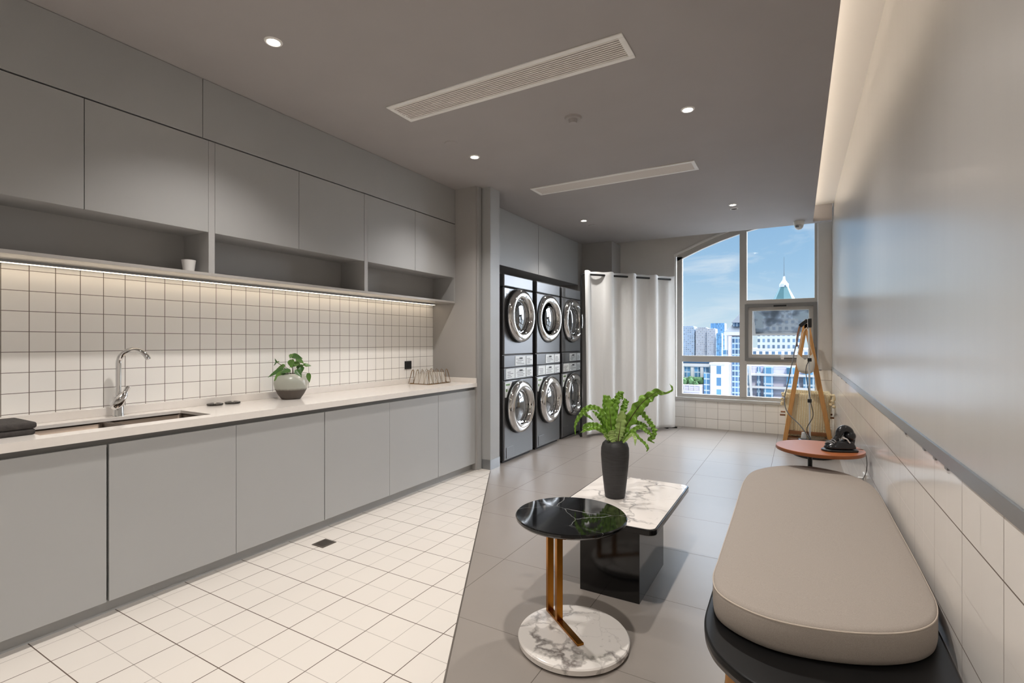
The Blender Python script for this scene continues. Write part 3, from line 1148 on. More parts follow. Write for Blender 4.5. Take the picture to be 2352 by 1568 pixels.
def lid(x, y, label):
    t = thing('sink_stopper', label, 'stopper', (x, y, ZT), 'black drain stoppers on the worktop')
    obj('rim', lathe(nbm(), [(0, 0), (0.044, 0), (0.048, 0.006), (0.046, 0.012), (0.034, 0.014), (0.026, 0.011), (0, 0.011)], (x, y, ZT), n=36), M['steel_dark2'], t)
    obj('knob', lathe(nbm(), [(0.010, 0.011), (0.010, 0.013), (0.006, 0.0165), (0, 0.0165)], (x, y, ZT), n=20), M['chrome'], t)


lid(-3.29, 1.848, 'dark round drain stopper on the worktop, the one nearer the tap')
lid(-3.285, 1.962, 'dark round drain stopper on the worktop, the one nearer the potted plant')


def towel(z, x0, x1, y0, y1, label):
    bm = nbm()
    prism(bm, rrect(x0, x1, y0, y1, 0.012, 4), z, z + 0.028)
    o = obj('folded_cloth', bm, M['towel'], bevel=0.01, seg=3)
    tag(o, label, 'cloth', 'charcoal cloths stacked at the left end of the worktop')


towel(ZT, -3.21, -2.955, 0.58, 0.872, 'folded charcoal cloth, bottom of the stack at the left end of the worktop')
towel(ZT + 0.0285, -3.213, -2.952, 0.58, 0.876, 'folded charcoal cloth, top of the stack at the left end of the worktop')

t = thing('wall_socket', 'square black socket plate on the white tiled splashback', 'socket', (XL + 0.01, 3.772, 1.066))
obj('plate', B((XL + 0.01, 3.725, 1.027), (XL + 0.018, 3.820, 1.106)), M['black'], t, bevel=0.002)
obj('outlet_face', B((XL + 0.018, 3.748, 1.045), (XL + 0.0195, 3.797, 1.088)), M['rubber'], t, bevel=0.0008)

# wire basket of paper sachets
bx0, bx1, by0, by1 = -3.315, -3.06, 3.735, 4.075
t = thing('wire_basket', 'brass wire basket of zigzag loops holding white paper sachets', 'basket', ((bx0 + bx1) / 2, (by0 + by1) / 2, ZT))
wr_ = 0.0018
bm = nbm()
loop = rrect(bx0, bx1, by0, by1, 0.02, 4)
tube(bm, [(x, y, ZT + 0.003) for x, y in loop], 0.0028, 6, closed=True)
for y in (by0 + 0.08, by0 + 0.17, by0 + 0.26):
    tube(bm, [(bx0, y, ZT + wr_ + 0.001), (bx1, y, ZT + wr_ + 0.001)], wr_, 6)
obj('base_wire', bm, M['wire_brass'], t)


def zigzag(p0, p1, n, inx, iny):
    p0, p1 = Vector(p0), Vector(p1)
    out = []
    for k in range(n):
        a = p0.lerp(p1, k / n)
        b = p0.lerp(p1, (k + 0.30) / n)
        m = p0.lerp(p1, (k + 0.5) / n)
        d = p0.lerp(p1, (k + 0.70) / n)
        top = Vector((inx, iny, 0.135))
        out += [a, b + top * 0.92, m + top, d + top * 0.92]
    out.append(p1)
    return out


for p0, p1, n, ix, iy in (((bx1, by0, ZT + 0.002), (bx1, by1, ZT + 0.002), 5, -0.03, 0), ((bx0, by0, ZT + 0.002), (bx0, by1, ZT + 0.002), 5, 0.03, 0),
                          ((bx0, by0, ZT + 0.002), (bx1, by0, ZT + 0.002), 4, 0, 0.025), ((bx0, by1, ZT + 0.002), (bx1, by1, ZT + 0.002), 4, 0, -0.025)):
    obj('zigzag_side', tube(nbm(), zigzag(p0, p1, n, ix, iy), wr_, 6), M['wire_brass'], t)
rs = random.Random(4)
for k in range(13):
    y = by0 + 0.028 + k * 0.0235
    w = 0.085 + rs.uniform(-0.006, 0.004)
    bm = nbm()
    prism(bm, [(-w, -0.0045), (w, -0.0045), (w, 0.0045), (-w, 0.0045)], 0, 0.098 + rs.uniform(-0.008, 0.006))
    for v in bm.verts:
        if v.co.z > 0.05:
            v.co.x *= 0.82
            v.co.y *= 0.3
    o = obj('paper_sachet', bm, M['paper'])
    o.location = ((bx0 + bx1) / 2, y, ZT + 0.005)
    o.rotation_euler = (rs.uniform(-0.07, 0.07), 0, rs.uniform(-0.05, 0.05))
    tag(o, 'white paper sachet standing in the brass wire basket on the worktop', 'paper sachet', 'white paper sachets in the wire basket')

# ------------------------------------------------------------------ leaves
def heart_leaf(base, tip, width, nrm, m, parent, fold=0.25, droop=0.15):
    base, tip = Vector(base), Vector(tip)
    L_ = (tip - base).length
    d = (tip - base).normalized()
    n = Vector(nrm)
    n = (n - d * n.dot(d)).normalized()
    s = d.cross(n)
    prof = [(0.0, 0.30), (0.06, 0.72), (0.16, 0.95), (0.30, 1.0), (0.45, 0.90), (0.60, 0.70), (0.74, 0.46), (0.87, 0.22), (1.0, 0.01)]
    bm = nbm()
    rows = []
    for tt, w in prof:
        c = base + d * (tt * L_) - n * (droop * L_ * tt * tt)
        back = 0.10 * L_ if tt < 0.05 else 0.0
        row = []
        for q in (-1, -0.5, 0, 0.5, 1):
            row.append(bm.verts.new(c + s * (q * w * width / 2) + n * (fold * abs(q) * w * width * 0.5) - d * (back * abs(q))))
        rows.append(row)
    for a, b in zip(rows, rows[1:]):
        for k in range(4):
            bm.faces.new((a[k], a[k + 1], b[k + 1], b[k]))
    return obj('leaf', bm, m, parent, smooth=80, solid=0.0008, subsurf=1)


RV = Vector((math.cos(TH), math.sin(TH), 0))     # along the room, to the right of the plants' front
DV = Vector((-math.sin(TH), math.cos(TH), 0))    # away, into the room
UP = Vector((0, 0, 1))

px, py = -3.19, 2.336
t = thing('potted_plant', 'round grey-green glazed pot with a dark foot and heart-shaped green leaves on the worktop', 'potted plant', (px, py, ZT))
obj('pot', lathe(nbm(), [(0, 0), (0.062, 0), (0.066, 0.004), (0.088, 0.035), (0.108, 0.075), (0.1165, 0.112), (0.113, 0.140), (0.098, 0.166), (0.078, 0.180), (0.068, 0.184),
                         (0.064, 0.181), (0.072, 0.165), (0.078, 0.14), (0, 0.14)], (px, py, ZT), n=56), M['glaze'], t)
obj('soil', lathe(nbm(), [(0, 0.160), (0.06, 0.158), (0.072, 0.150)], (px, py, ZT), n=28), M['soil'], t)
K = 0.000285
top = Vector((px, py, ZT + 0.172))


def pp(cx, cy, dep=0.0):
    return top + RV * ((cx - 697) * K) + UP * ((690 - cy) * K) + DV * dep


LV = [  # stem foot, leaf base, tip, width, depth base/tip, colour
    (740, (540, 520), (205, 720), 0.045, -0.03, -0.07, 'leaf_dark'), (720, (545, 470), (270, 545), 0.050, -0.01, 0.02, 'leaf_mid'),
    (700, (750, 560), (560, 620), 0.055, -0.05, -0.09, 'leaf_dark'), (690, (560, 600), (405, 825), 0.050, -0.06, -0.09, 'leaf_mid'),
    (720, (650, 640), (540, 650), 0.030, -0.07, -0.07, 'leaf_dark'), (740, (770, 300), (790, 500), 0.055, -0.04, -0.06, 'leaf_mid'),
    (760, (900, 380), (730, 470), 0.050, 0.0, -0.05, 'leaf_mid'), (750, (740, 190), (1050, 265), 0.045, -0.02, -0.04, 'leaf_dark'),
    (745, (760, 200), (610, 185), 0.030, 0.01, 0.05, 'leaf_dark'), (745, (740, 160), (745, 270), 0.030, -0.02, -0.05, 'leaf_mid'),
    (770, (800, 260), (985, 405), 0.040, 0.02, 0.03, 'leaf_mid'), (780, (900, 430), (860, 560), 0.060, 0.03, 0.0, 'leaf_dark'),
    (780, (940, 480), (990, 640), 0.050, 0.0, -0.02, 'leaf_dark'), (800, (1010, 440), (1170, 460), 0.030, 0.02, 0.03, 'leaf_mid'),
    (790, (870, 560), (1045, 740), 0.045, -0.03, -0.05, 'leaf_dark'), (800, (1140, 650), (1172, 885), 0.036, 0.0, -0.01, 'leaf_mid'),
    (690, (330, 370), (200, 460), 0.022, 0.0, 0.02, 'leaf_dark'), (690, (330, 370), (278, 265), 0.012, 0.0, 0.0, 'leaf_dark'),
    (690, (335, 365), (400, 350), 0.014, 0.0, 0.0, 'leaf_mid'), (800, (1010, 440), (1070, 385), 0.016, 0.0, 0.0, 'leaf_mid')]
for foot, b0, t0, w, d0, d1, m in LV:
    a, b, c = pp(foot, 760), pp(b0[0], b0[1], d0), pp(t0[0], t0[1], d1)
    mid = (a + b) / 2 + UP * 0.02
    st = obj('stem', tube(nbm(), catmull([a, mid, b], 4), 0.0016, 6), M['stem'], t)
    n = (-DV * 0.8 + UP * 0.6 + RV * random.uniform(-0.3, 0.3))
    heart_leaf(b, c, w, n, M[m], t, fold=random.uniform(0.1, 0.3), droop=random.uniform(0.0, 0.12))

# ------------------------------------------------------------------ floor drain
t = thing('floor_drain', 'small square slotted steel drain in the white tiled floor', 'drain', (-2.643, 2.176, 0.0012))
bm = nbm()
rx0, rx1, ry0, ry1 = -2.695, -2.591, 2.122, 2.230
for a, b in (((rx0, ry0), (rx1, ry0 + 0.014)), ((rx0, ry1 - 0.014), (rx1, ry1)), ((rx0, ry0 + 0.014), (rx0 + 0.014, ry1 - 0.014)), ((rx1 - 0.014, ry0 + 0.014), (rx1, ry1 - 0.014))):
    box(bm, (a[0], a[1], 0.0012), (b[0], b[1], 0.0045))
obj('frame', bm, M['grate'], t, smooth=0)
obj('cup', B((rx0 + 0.012, ry0 + 0.012, 0.0010), (rx1 - 0.012, ry1 - 0.012, 0.0022)), M['gap'], t, smooth=0)
bm = nbm()
for k in range(7):
    x = rx0 + 0.020 + k * 0.0107
    bar(bm, (x, ry0 + 0.014, 0.003), (x, ry1 - 0.014, 0.003), 0.0055, 0.002)
obj('grate', bm, M['grate'], t, smooth=0)

# ------------------------------------------------------------------ laundry machines
XW = -2.71


def ring_door(t, yc, zc, r, proud, swing=0.0):
    """round chrome door: ring, dark gasket, glass bowl, latch"""
    x = XW
    obj('gasket', lathe(nbm(), [(r + 0.006, 0.0), (r + 0.008, 0.008), (r - 0.03, 0.012), (r - 0.05, 0.0)], (x, yc, zc), 'x', n=64), M['rubber'], t)
    d = bpy.data.objects.new('door', None)
    C.objects.link(d)
    d.parent = t
    hy = yc + r                      # hinged on the far side
    d.location = Vector((x + 0.01, hy, zc)) - world_loc(t)
    o0 = Vector((x + 0.01, yc, zc))
    ringp = [(r - 0.012, 0.0), (r, 0.012), (r + 0.002, 0.028), (r - 0.008, 0.050), (r - 0.030, proud), (r - 0.052, proud + 0.007), (r - 0.078, proud + 0.002),
             (r - 0.092, proud - 0.008), (r - 0.102, proud - 0.03), (r - 0.106, proud - 0.055), (r - 0.118, 0.004), (r - 0.1, 0.0)]
    obj('door_ring', lathe(nbm(), ringp, o0, 'x', n=72), M['chrome'], d, smooth=60)
    gr = r - 0.098
    obj('door_glass', lathe(nbm(), [(0.0, 0.040), (gr * 0.4, 0.036), (gr * 0.75, 0.022), (gr, 0.0)], o0, 'x', n=56), M['door_glass'], d, smooth=80)
    obj('door_catch', box(nbm(), (x + 0.018, yc - r + 0.02, zc - 0.03), (x + 0.05, yc - r + 0.055, zc + 0.03)), M['steel_dark'], d, bevel=0.004)
    d.rotation_euler = (0, 0, swing)


def sticker(t, y0, y1, z0, z1, seed, lcd=False):
    s = obj('sticker', B((XW, y0, z0), (XW + 0.0035, y1, z1)), M['sticker'], t, smooth=0)
    rs = random.Random(seed)
    bm = nbm()
    w, h = y1 - y0, z1 - z0
    for k in range(4):
        z = z0 + h * (0.14 + 0.17 * k)
        a = y0 + w * rs.uniform(0.08, 0.2)
        b = y0 + w * rs.uniform(0.45, 0.9)
        box(bm, (XW + 0.0034, a, z), (XW + 0.0042, b, z + 0.006))
    obj('print_lines', bm, M['print'], s, smooth=0)
    if lcd:
        obj('display_window', B((XW + 0.0034, y0 + w * 0.38, z0 + h * 0.66), (XW + 0.0046, y0 + w * 0.68, z0 + h * 0.84)), M['print_dark'], s, smooth=0)


def body(t, y0, y1, z0, z1):
    obj('cabinet', B((-3.33, y0 + 0.012, z0), (XW - 0.03, y1 - 0.012, z1)), M['steel_dark'], t, smooth=0)
    return obj('front_panel', B((XW - 0.032, y0, z0), (XW - 0.002, y1, z1)), M['steel'], t, bevel=0.012, seg=3)


MACH = [(4.551, 5.216), (5.315, 5.985), (6.055, 6.712)]
pos = ['the one next to the column', 'the middle one of three', 'the one beside the white curtain']
for i, (y0, y1) in enumerate(MACH):
    w = y1 - y0
    yc = y0 + w * 0.475
    # washer
    t = thing('washing_machine', 'silver front-loading washing machine on the floor, ' + pos[i], 'washing machine', (-3.0, (y0 + y1) / 2, 0.0), 'washing machines in the recess')
    obj('plinth', B((-3.32, y0 + 0.02, 0.0), (XW - 0.035, y1 - 0.02, 0.022)), M['rubber'], t, smooth=0)
    body(t, y0, y1, 0.022, 0.878)
    obj('cabinet_top', B((-3.33, y0 + 0.012, 0.878), (XW - 0.03, y1 - 0.012, 1.0135)), M['steel_dark'], t, smooth=0)
    obj('control_panel', B((XW - 0.03, y0, 0.884), (XW, y1, 1.013)), M['steel'], t, bevel=0.005)
    sticker(t, y0 + 0.035, y0 + 0.225, 0.897, 1.003, 10 + i)
    sticker(t, y0 + 0.238, y0 + 0.48, 0.897, 1.003, 20 + i, True)
    sticker(t, y0 + 0.495, y1 - 0.015, 0.900, 1.000, 30 + i)
    ring_door(t, yc, 0.578, 0.288, 0.062, 0.0)
    bm = nbm()
    rect = [(y0 + 0.045, 0.045), (y0 + 0.195, 0.16)]
    box(bm, (XW - 0.004, rect[0][0], rect[0][1]), (XW + 0.003, rect[1][0], rect[1][1]))
    obj('filter_flap', bm, M['steel'], t, bevel=0.002)
    bm = nbm()
    prism_yz = [(y0 + 0.02, 0.862), (y0 + 0.165, 0.862), (y0 + 0.135, 0.80), (y0 + 0.05, 0.70), (y0 + 0.02, 0.70)]
    a = [bm.verts.new((XW - 0.002, y, z)) for y, z in prism_yz]
    b = [bm.verts.new((XW + 0.0015, y, z)) for y, z in prism_yz]
    bm.faces.new(a)
    bm.faces.new(list(reversed(b)))
    for k in range(5):
        bm.faces.new((a[k], b[k], b[(k + 1) % 5], a[(k + 1) % 5]))
    s = obj('corner_sticker', bm, M['sticker'], t, smooth=0)
    bm = nbm()
    box(bm, (XW + 0.0014, y0 + 0.035, 0.825), (XW + 0.002, y0 + 0.12, 0.845))
    box(bm, (XW + 0.0014, y0 + 0.035, 0.76), (XW + 0.002, y0 + 0.065, 0.79))
    obj('print_lines', bm, M['leaf_mid'], s, smooth=0)
    # dryer
    t = thing('tumble_dryer', 'silver tumble dryer stacked on a washing machine, ' + pos[i], 'tumble dryer', (-3.0, (y0 + y1) / 2, 1.0135), 'tumble dryers on top of the washers')
    obj('base_seam', B((-3.32, y0 + 0.012, 1.0135), (XW - 0.008, y1 - 0.012, 1.020)), M['rubber'], t, smooth=0)
    obj('control_panel', B((XW - 0.03, y0, 1.020), (XW, y1, 1.150)), M['steel'], t, bevel=0.005)
    obj('cabinet_foot', B((-3.33, y0 + 0.012, 1.020), (XW - 0.03, y1 - 0.012, 1.156)), M['steel_dark'], t, smooth=0)
    sticker(t, y0 + 0.238, y0 + 0.48, 1.034, 1.138, 40 + i, True)
    sticker(t, y0 + 0.495, y1 - 0.015, 1.036, 1.136, 50 + i)
    body(t, y0, y1, 1.156, 1.884)
    obj('top_panel', B((-3.33, y0, 1.889), (XW - 0.002, y1, 2.027)), M['steel'], t, bevel=0.012, seg=3)
    ring_door(t, yc, 1.585, 0.292, 0.062, -0.10 if i == 1 else (-0.04 if i == 2 else 0.0))
    if i == 0:
        s = obj('sticker', B((XW - 0.003, y0 + 0.02, 1.76), (XW - 0.0012, y0 + 0.10, 1.872)), M['alu'], t, smooth=0)
        cu = bpy.data.curves.new('number', 'FONT')
        cu.body = "3'"
        cu.size = 0.06
        cu.extrude = 0.0004
        tmp = bpy.data.objects.new('number', cu)
        me = bpy.data.meshes.new_from_object(tmp)
        me.materials.clear()
        me.materials.append(M['print_dark'])
        bpy.data.objects.remove(tmp)
        fo = bpy.data.objects.new('number_print', me)
        C.objects.link(fo)
        fo.parent = s
        fo.location = Vector((XW - 0.0008, y0 + 0.035, 1.775)) - world_loc(t)
        fo.rotation_euler = (PI / 2, 0, PI / 2)

# cupboards above the machines
for y0, y1, lab in ((4.445, 5.968, 'grey wall cupboard above the laundry machines, next to the column'),
                    (5.971, 7.358, 'grey wall cupboard above the laundry machines, next to the corner pillar')):
    t = thing('high_cupboard', lab, 'cupboard', (XL + 0.01, y0, 2.20), 'grey cupboards above the laundry machines')
    obj('carcass', B((XL, y0, 2.20), (-3.042, y1, ZC - 0.002)), M['cab_in'], t, smooth=0)
    obj('door', B((-3.04, y0 + 0.002, 2.196), (-3.02, y1 - 0.002, ZC - 0.002)), M['cab'], t, bevel=0.0012)

# ------------------------------------------------------------------ curtain on its rod
Q0, Q1 = Vector((-2.53, 6.35, 0)), Vector((-1.612, 7.58, 0))
cd = (Q1 - Q0).normalized()
cn = Vector((cd.y, -cd.x, 0))     # towards the room
t = thing('curtain_stand', 'black metal curtain rail stand in the corner carrying the white curtain', 'curtain rail', (Q0.x, Q0.y, 0))
ZR = 2.215
A0 = Q0 - cd * 0.02
A1 = Q1 - cd * 0.0
obj('rail', tube(nbm(), [(A0.x, A0.y, ZR), (A1.x, A1.y, ZR)], 0.014, 14), M['black_metal'], t)
obj('side_rail', tube(nbm(), [(A0.x, A0.y, ZR), (-2.94, 7.30, 2.17)], 0.012, 12), M['black_metal'], t)
obj('post', tube(nbm(), [(A0.x - 0.02, A0.y + 0.02, 0.02), (A0.x - 0.02, A0.y + 0.02, ZR)], 0.013, 12), M['black_metal'], t)
pe = Q1 - cn * 0.07 - cd * 0.03
obj('post', tube(nbm(), [(pe.x, pe.y, 0.02), (pe.x, pe.y, ZR - 0.01), (A1.x, A1.y, ZR)], 0.013, 12), M['black_metal'], t)
obj('foot', box(nbm(), (-1.80, 7.70, 0.0), (-1.575, 7.735, 0.022)), M['black_metal'], t, bevel=0.003)
obj('foot', bar(nbm(), (-1.80, 7.72, 0.011), (pe.x, pe.y, 0.011), 0.03, 0.022), M['black_metal'], t, bevel=0.003)
obj('foot', bar(nbm(), (A0.x - 0.02, A0.y + 0.02, 0.011), (-2.90, 7.0, 0.011), 0.03, 0.022), M['black_metal'], t, bevel=0.003)

Lc = (Q1 - Q0).length
NW = 4.0
bm = nbm()
nu, nv = 170, 44
rows = []
for j in range(nv + 1):
    v = j / nv
    z = 2.262 + (0.024 - 2.262) * v
    row = []
    for i in range(nu + 1):
        u = i / nu
        ph = 2 * PI * (NW * u) + PI / 2 - 0.5
        s = math.sin(ph)
        sq = math.copysign(abs(s) ** 0.6, s)
        amp = 0.043 * (1 - 0.15 * v) + 0.012 * v
        low = sq * (1 - v * 0.45) + s * v * 0.45
        low += 0.30 * v * math.sin(2 * PI * (NW * 1.5 * u) + 1.2 + 1.5 * v) + 0.10 * math.sin(2 * PI * 9 * u + 3 * v) * v
        offn = amp * low - 0.0
        along = Lc * u + 0.02 * math.cos(ph) * (1 - 0.4 * v) * (0 if i in (0, nu) else 1)
        p = Q0 + cd * along + cn * (offn + 0.05 * v * math.exp(-((u - 0.03) / 0.06) ** 2))
        zz = z
        if v > 0.9:
            zz += 0.012 * (math.sin(2 * PI * NW * u + 1.0) + 1) * (v - 0.9) / 0.1
        if v < 0.02:
            zz += 0.004 * math.sin(2 * PI * NW * u * 2)
        row.append(bm.verts.new((p.x, p.y, zz)))
    rows.append(row)
for a, b in zip(rows, rows[1:]):
    for k in range(nu):
        bm.faces.new((a[k], a[k + 1], b[k + 1], b[k]))
cu_ = obj('curtain', bm, M['curtain'], None, smooth=180, solid=0.003)
tag(cu_, 'full-length white pleated curtain hanging from the black rail in the corner', 'curtain')

# ------------------------------------------------------------------ coffee table and vase
cx0, cx1, cy0, cy1, cz = -1.150, -0.588, 2.385, 3.262, 0.40
t = thing('coffee_table', 'rectangular coffee table with a white marble top and glossy black box base', 'coffee table', ((cx0 + cx1) / 2, (cy0 + cy1) / 2, 0))
obj('top_frame', prism(nbm(), rrect(cx0, cx1, cy0, cy1, 0.045, 10), cz - 0.03, cz - 0.001), M['black_gloss'], t, bevel=0.003)
obj('marble_top', prism(nbm(), rrect(cx0 + 0.009, cx1 - 0.009, cy0 + 0.009, cy1 - 0.009, 0.038, 10), cz - 0.002, cz + 0.0005), M['marble_top'], t)
obj('base', B((-0.994, 2.449, 0), (-0.680, 2.955, cz - 0.03)), M['black_gloss'], t, bevel=0.0015)

vx, vy = -0.92, 2.80
t = thing('vase_plant', 'tall black ribbed vase with a wavy-leaved green fern on the coffee table', 'potted plant', (vx, vy, cz))
vp = [(0, 0), (0.052, 0), (0.056, 0.004), (0.060, 0.03), (0.068, 0.10), (0.076, 0.18), (0.0805, 0.245), (0.0795, 0.285), (0.071, 0.312), (0.056, 0.327), (0.046, 0.331),
      (0.044, 0.327), (0.05, 0.315), (0.06, 0.29), (0, 0.29)]
obj('vase', lathe(nbm(), vp, (vx, vy, cz), n=56), M['vase'], t)
obj('soil', lathe(nbm(), [(0, 0.312), (0.045, 0.31)], (vx, vy, cz), n=24), M['soil'], t)
KF = 0.000482
vtop = Vector((vx, vy, cz + 0.322))


def fp(cx, cy, dep):
    return vtop + RV * ((cx - 585) * KF) + UP * ((795 - cy) * KF) + DV * dep


def frond(path, d0, d1, w, prof, m, wav=0.35, freq=9, rib=True, seed=1, face=None, flat=0.25):
    rs = random.Random(seed)
    n0 = len(path)
    ctrl = []
    for i, (x, y) in enumerate(path):
        f = i / (n0 - 1)
        ctrl.append(fp(x, y, d0 + (d1 - d0) * f + rs.uniform(-0.006, 0.006)))
    P = catmull(ctrl, 16)
    n = len(P)
    bm = nbm()
    rows = []
    fv = Vector(face) if face else (-DV + UP * 0.25).normalized()
    ph = rs.uniform(0, 6)
    mids = []
    for i, p in enumerate(P):
        f = i / (n - 1)
        d = (P[min(i + 1, n - 1)] - P[max(i - 1, 0)]).normalized()
        nn = fv - d * fv.dot(d)
        if nn.length < 0.2:
            nn = UP - d * UP.dot(d)
        nn.normalize()
        s = d.cross(nn)
        ww = w * prof(f)
        row = []
        for q in (-1, -0.6, -0.15, 0.15, 0.6, 1):
            e = abs(q)
            rip = wav * ww * e ** 2 * math.sin(freq * 2 * PI * f + ph + (1.1 if q > 0 else 0)) * min(1, f * 4)
            rip2 = 0.07 * ww * e * math.sin(freq * 1.37 * 2 * PI * f + ph * 2 + (0.9 if q > 0 else 0))
            rip += 0.08 * ww * e * math.sin(freq * 2.1 * 2 * PI * f + ph)
            row.append(bm.verts.new(p + s * (q * ww / 2 + rip2 * (1 if q > 0 else -1)) + nn * (rip + flat * e * ww * 0.5)))
        rows.append(row)
        mids.append(p + nn * 0.0004)
    for a, b in zip(rows, rows[1:]):
        for k in range(5):
            bm.faces.new((a[k], a[k + 1], b[k + 1], b[k]))
    o = obj('frond', bm, M[m], t, smooth=180, solid=0.0007)
    if rib:
        k = int(n * 0.75)
        obj('midrib', tube(nbm(), [q + fv * 0.0012 for q in mids[:k]], [0.0034 * (1 - 0.85 * i / k) for i in range(k)], 6), M['rib'], o)


broad = lambda f: min(1.0, 0.35 + 1.6 * f) * (1.0 if f < 0.8 else 1.0 - 0.55 * (f - 0.8) / 0.2)
longp = lambda f: (0.4 + 3.2 * f if f < 0.18 else (1.0 if f < 0.42 else max(0.16, 1.0 - 2.6 * (f - 0.42)))) * (1 if f < 0.93 else max(0.25, (1 - f) / 0.07))
thin = lambda f: min(1.0, 0.45 + 2.0 * f) * (1.0 if f < 0.75 else max(0.15, 1 - 0.85 * (f - 0.75) / 0.25))
frond([(645, 790), (690, 660), (760, 530), (840, 400), (920, 305), (1000, 240), (1070, 195), (1150, 212), (1215, 185), (1236, 150), (1205, 95)], 0.0, -0.06, 0.064, longp, 'fern', 0.38, 8, True, 1)
frond([(565, 790), (545, 640), (525, 430), (505, 250)], -0.01, 0.03, 0.050, broad, 'fern', 0.12, 5, True, 2)
frond([(540, 790), (510, 620), (490, 430), (480, 250)], 0.01, 0.06, 0.034, broad, 'fern', 0.22, 6, False, 12)
frond([(605, 790), (630, 640), (655, 420)], -0.03, -0.03, 0.056, broad, 'fern_pale', 0.10, 5, True, 3)
frond([(600, 700), (605, 480), (630, 330), (655, 255), (690, 245), (712, 315)], 0.04, 0.08, 0.034, thin, 'fern', 0.32, 8, False, 4)
frond([(640, 750), (690, 520), (720, 400), (745, 345), (735, 295)], 0.03, 0.08, 0.036, thin, 'fern', 0.35, 8, False, 5)
frond([(590, 740), (590, 520), (585, 380), (610, 300)], 0.05, 0.10, 0.040, thin, 'fern', 0.3, 7, False, 15)
frond([(540, 780), (490, 610), (430, 440), (335, 385), (235, 405), (160, 470), (100, 575), (95, 695)], 0.0, -0.05, 0.024, thin, 'fern', 0.45, 15, False, 6)
frond([(540, 770), (470, 560), (420, 440), (330, 395), (245, 425), (222, 475), (300, 525), (355, 575)], 0.05, 0.09, 0.022, thin, 'fern', 0.45, 13, False, 7)
frond([(535, 780), (440, 680), (330, 615), (240, 622), (140, 650)], -0.03, -0.10, 0.018, thin, 'fern', 0.4, 10, False, 8)
frond([(530, 770), (420, 630), (300, 595), (225, 625), (205, 690)], 0.02, 0.0, 0.026, thin, 'fern', 0.45, 10, False, 9)
frond([(560, 770), (480, 620), (430, 530), (350, 460)], 0.06, 0.12, 0.026, thin, 'fern', 0.4, 8, False, 16)
frond([(660, 770), (760, 560), (880, 450), (945, 505), (1000, 575), (1042, 655), (1015, 730), (962, 752), (1030, 795)], 0.0, -0.05, 0.028, thin, 'fern', 0.4, 16, False, 10)
frond([(660, 770), (770, 610), (870, 585), (950, 615), (1010, 640)], 0.03, 0.05, 0.024, thin, 'fern', 0.4, 9, False, 11)
frond([(660, 780), (750, 660), (850, 600), (930, 650), (985, 695)], -0.05, -0.10, 0.024, thin, 'fern', 0.4, 10, False, 17)
frond([(650, 785), (770, 670), (830, 725), (895, 785), (915, 830), (895, 865)], -0.06, -0.12, 0.016, thin, 'fern', 0.4, 9, False, 13)
frond([(645, 780), (735, 680), (768, 715), (762, 792)], -0.08, -0.13, 0.016, thin, 'fern_pale', 0.2, 4, False, 14)
frond([(560, 795), (525, 720), (515, 640)], -0.045, -0.06, 0.046, broad, 'fern_pale', 0.1, 3, False, 18)
frond([(530, 790), (470, 720), (430, 680)], -0.03, -0.05, 0.026, thin, 'fern_pale', 0.1, 3, False, 19)
frond([(640, 790), (700, 730), (760, 670)], -0.03, -0.05, 0.026, thin, 'fern_pale', 0.1, 3, False, 20)

# ------------------------------------------------------------------ round side table
sx, sy = -0.858, 2.008
t = thing('side_table', 'round side table with black marble top, brass stem and white marble foot', 'side table', (sx, sy, 0))
obj('base', lathe(nbm(), [(0, 0.004), (0.228, 0.004), (0.237, 0.010), (0.239, 0.030), (0.235, 0.036), (0.229, 0.0375), (0, 0.0375)], (sx + 0.014, sy - 0.006, 0), n=96), M['marble'], t)
obj('foot_pad', lathe(nbm(), [(0, 0), (0.20, 0), (0.20, 0.005), (0, 0.005)], (sx + 0.014, sy - 0.006, 0), n=48), M['rubber'], t)
obj('tabletop', lathe(nbm(), [(0, 0.523), (0.218, 0.523), (0.232, 0.527), (0.240, 0.536), (0.2405, 0.545), (0.236, 0.549), (0, 0.549)], (sx, sy, 0), n=96), M['marble_black'], t)
b0, b1 = Vector((-1.018, 2.122, 0.0375)), Vector((-0.782, 1.934, 0.0375))
obj('foot_bar', bar(nbm(), b0 + UP * 0.005, b1 + UP * 0.005, 0.030, 0.010), M['brass'], t, bevel=0.0012)
bd = (b1 - b0).normalized()
for p in (b0 + bd * 0.010, b0 + bd * 0.103):
    obj('stem', bar(nbm(), p + UP * 0.010, p + UP * 0.4865, 0.020, 0.030, up=(-bd.y, bd.x, 0)), M['brass'], t, bevel=0.0012)

# ------------------------------------------------------------------ bench with cushion
def closed_curve(pts, n=10):
    return [(p.x, p.y) for p in catmull([(x, y, 0) for x, y in pts], n, True)]


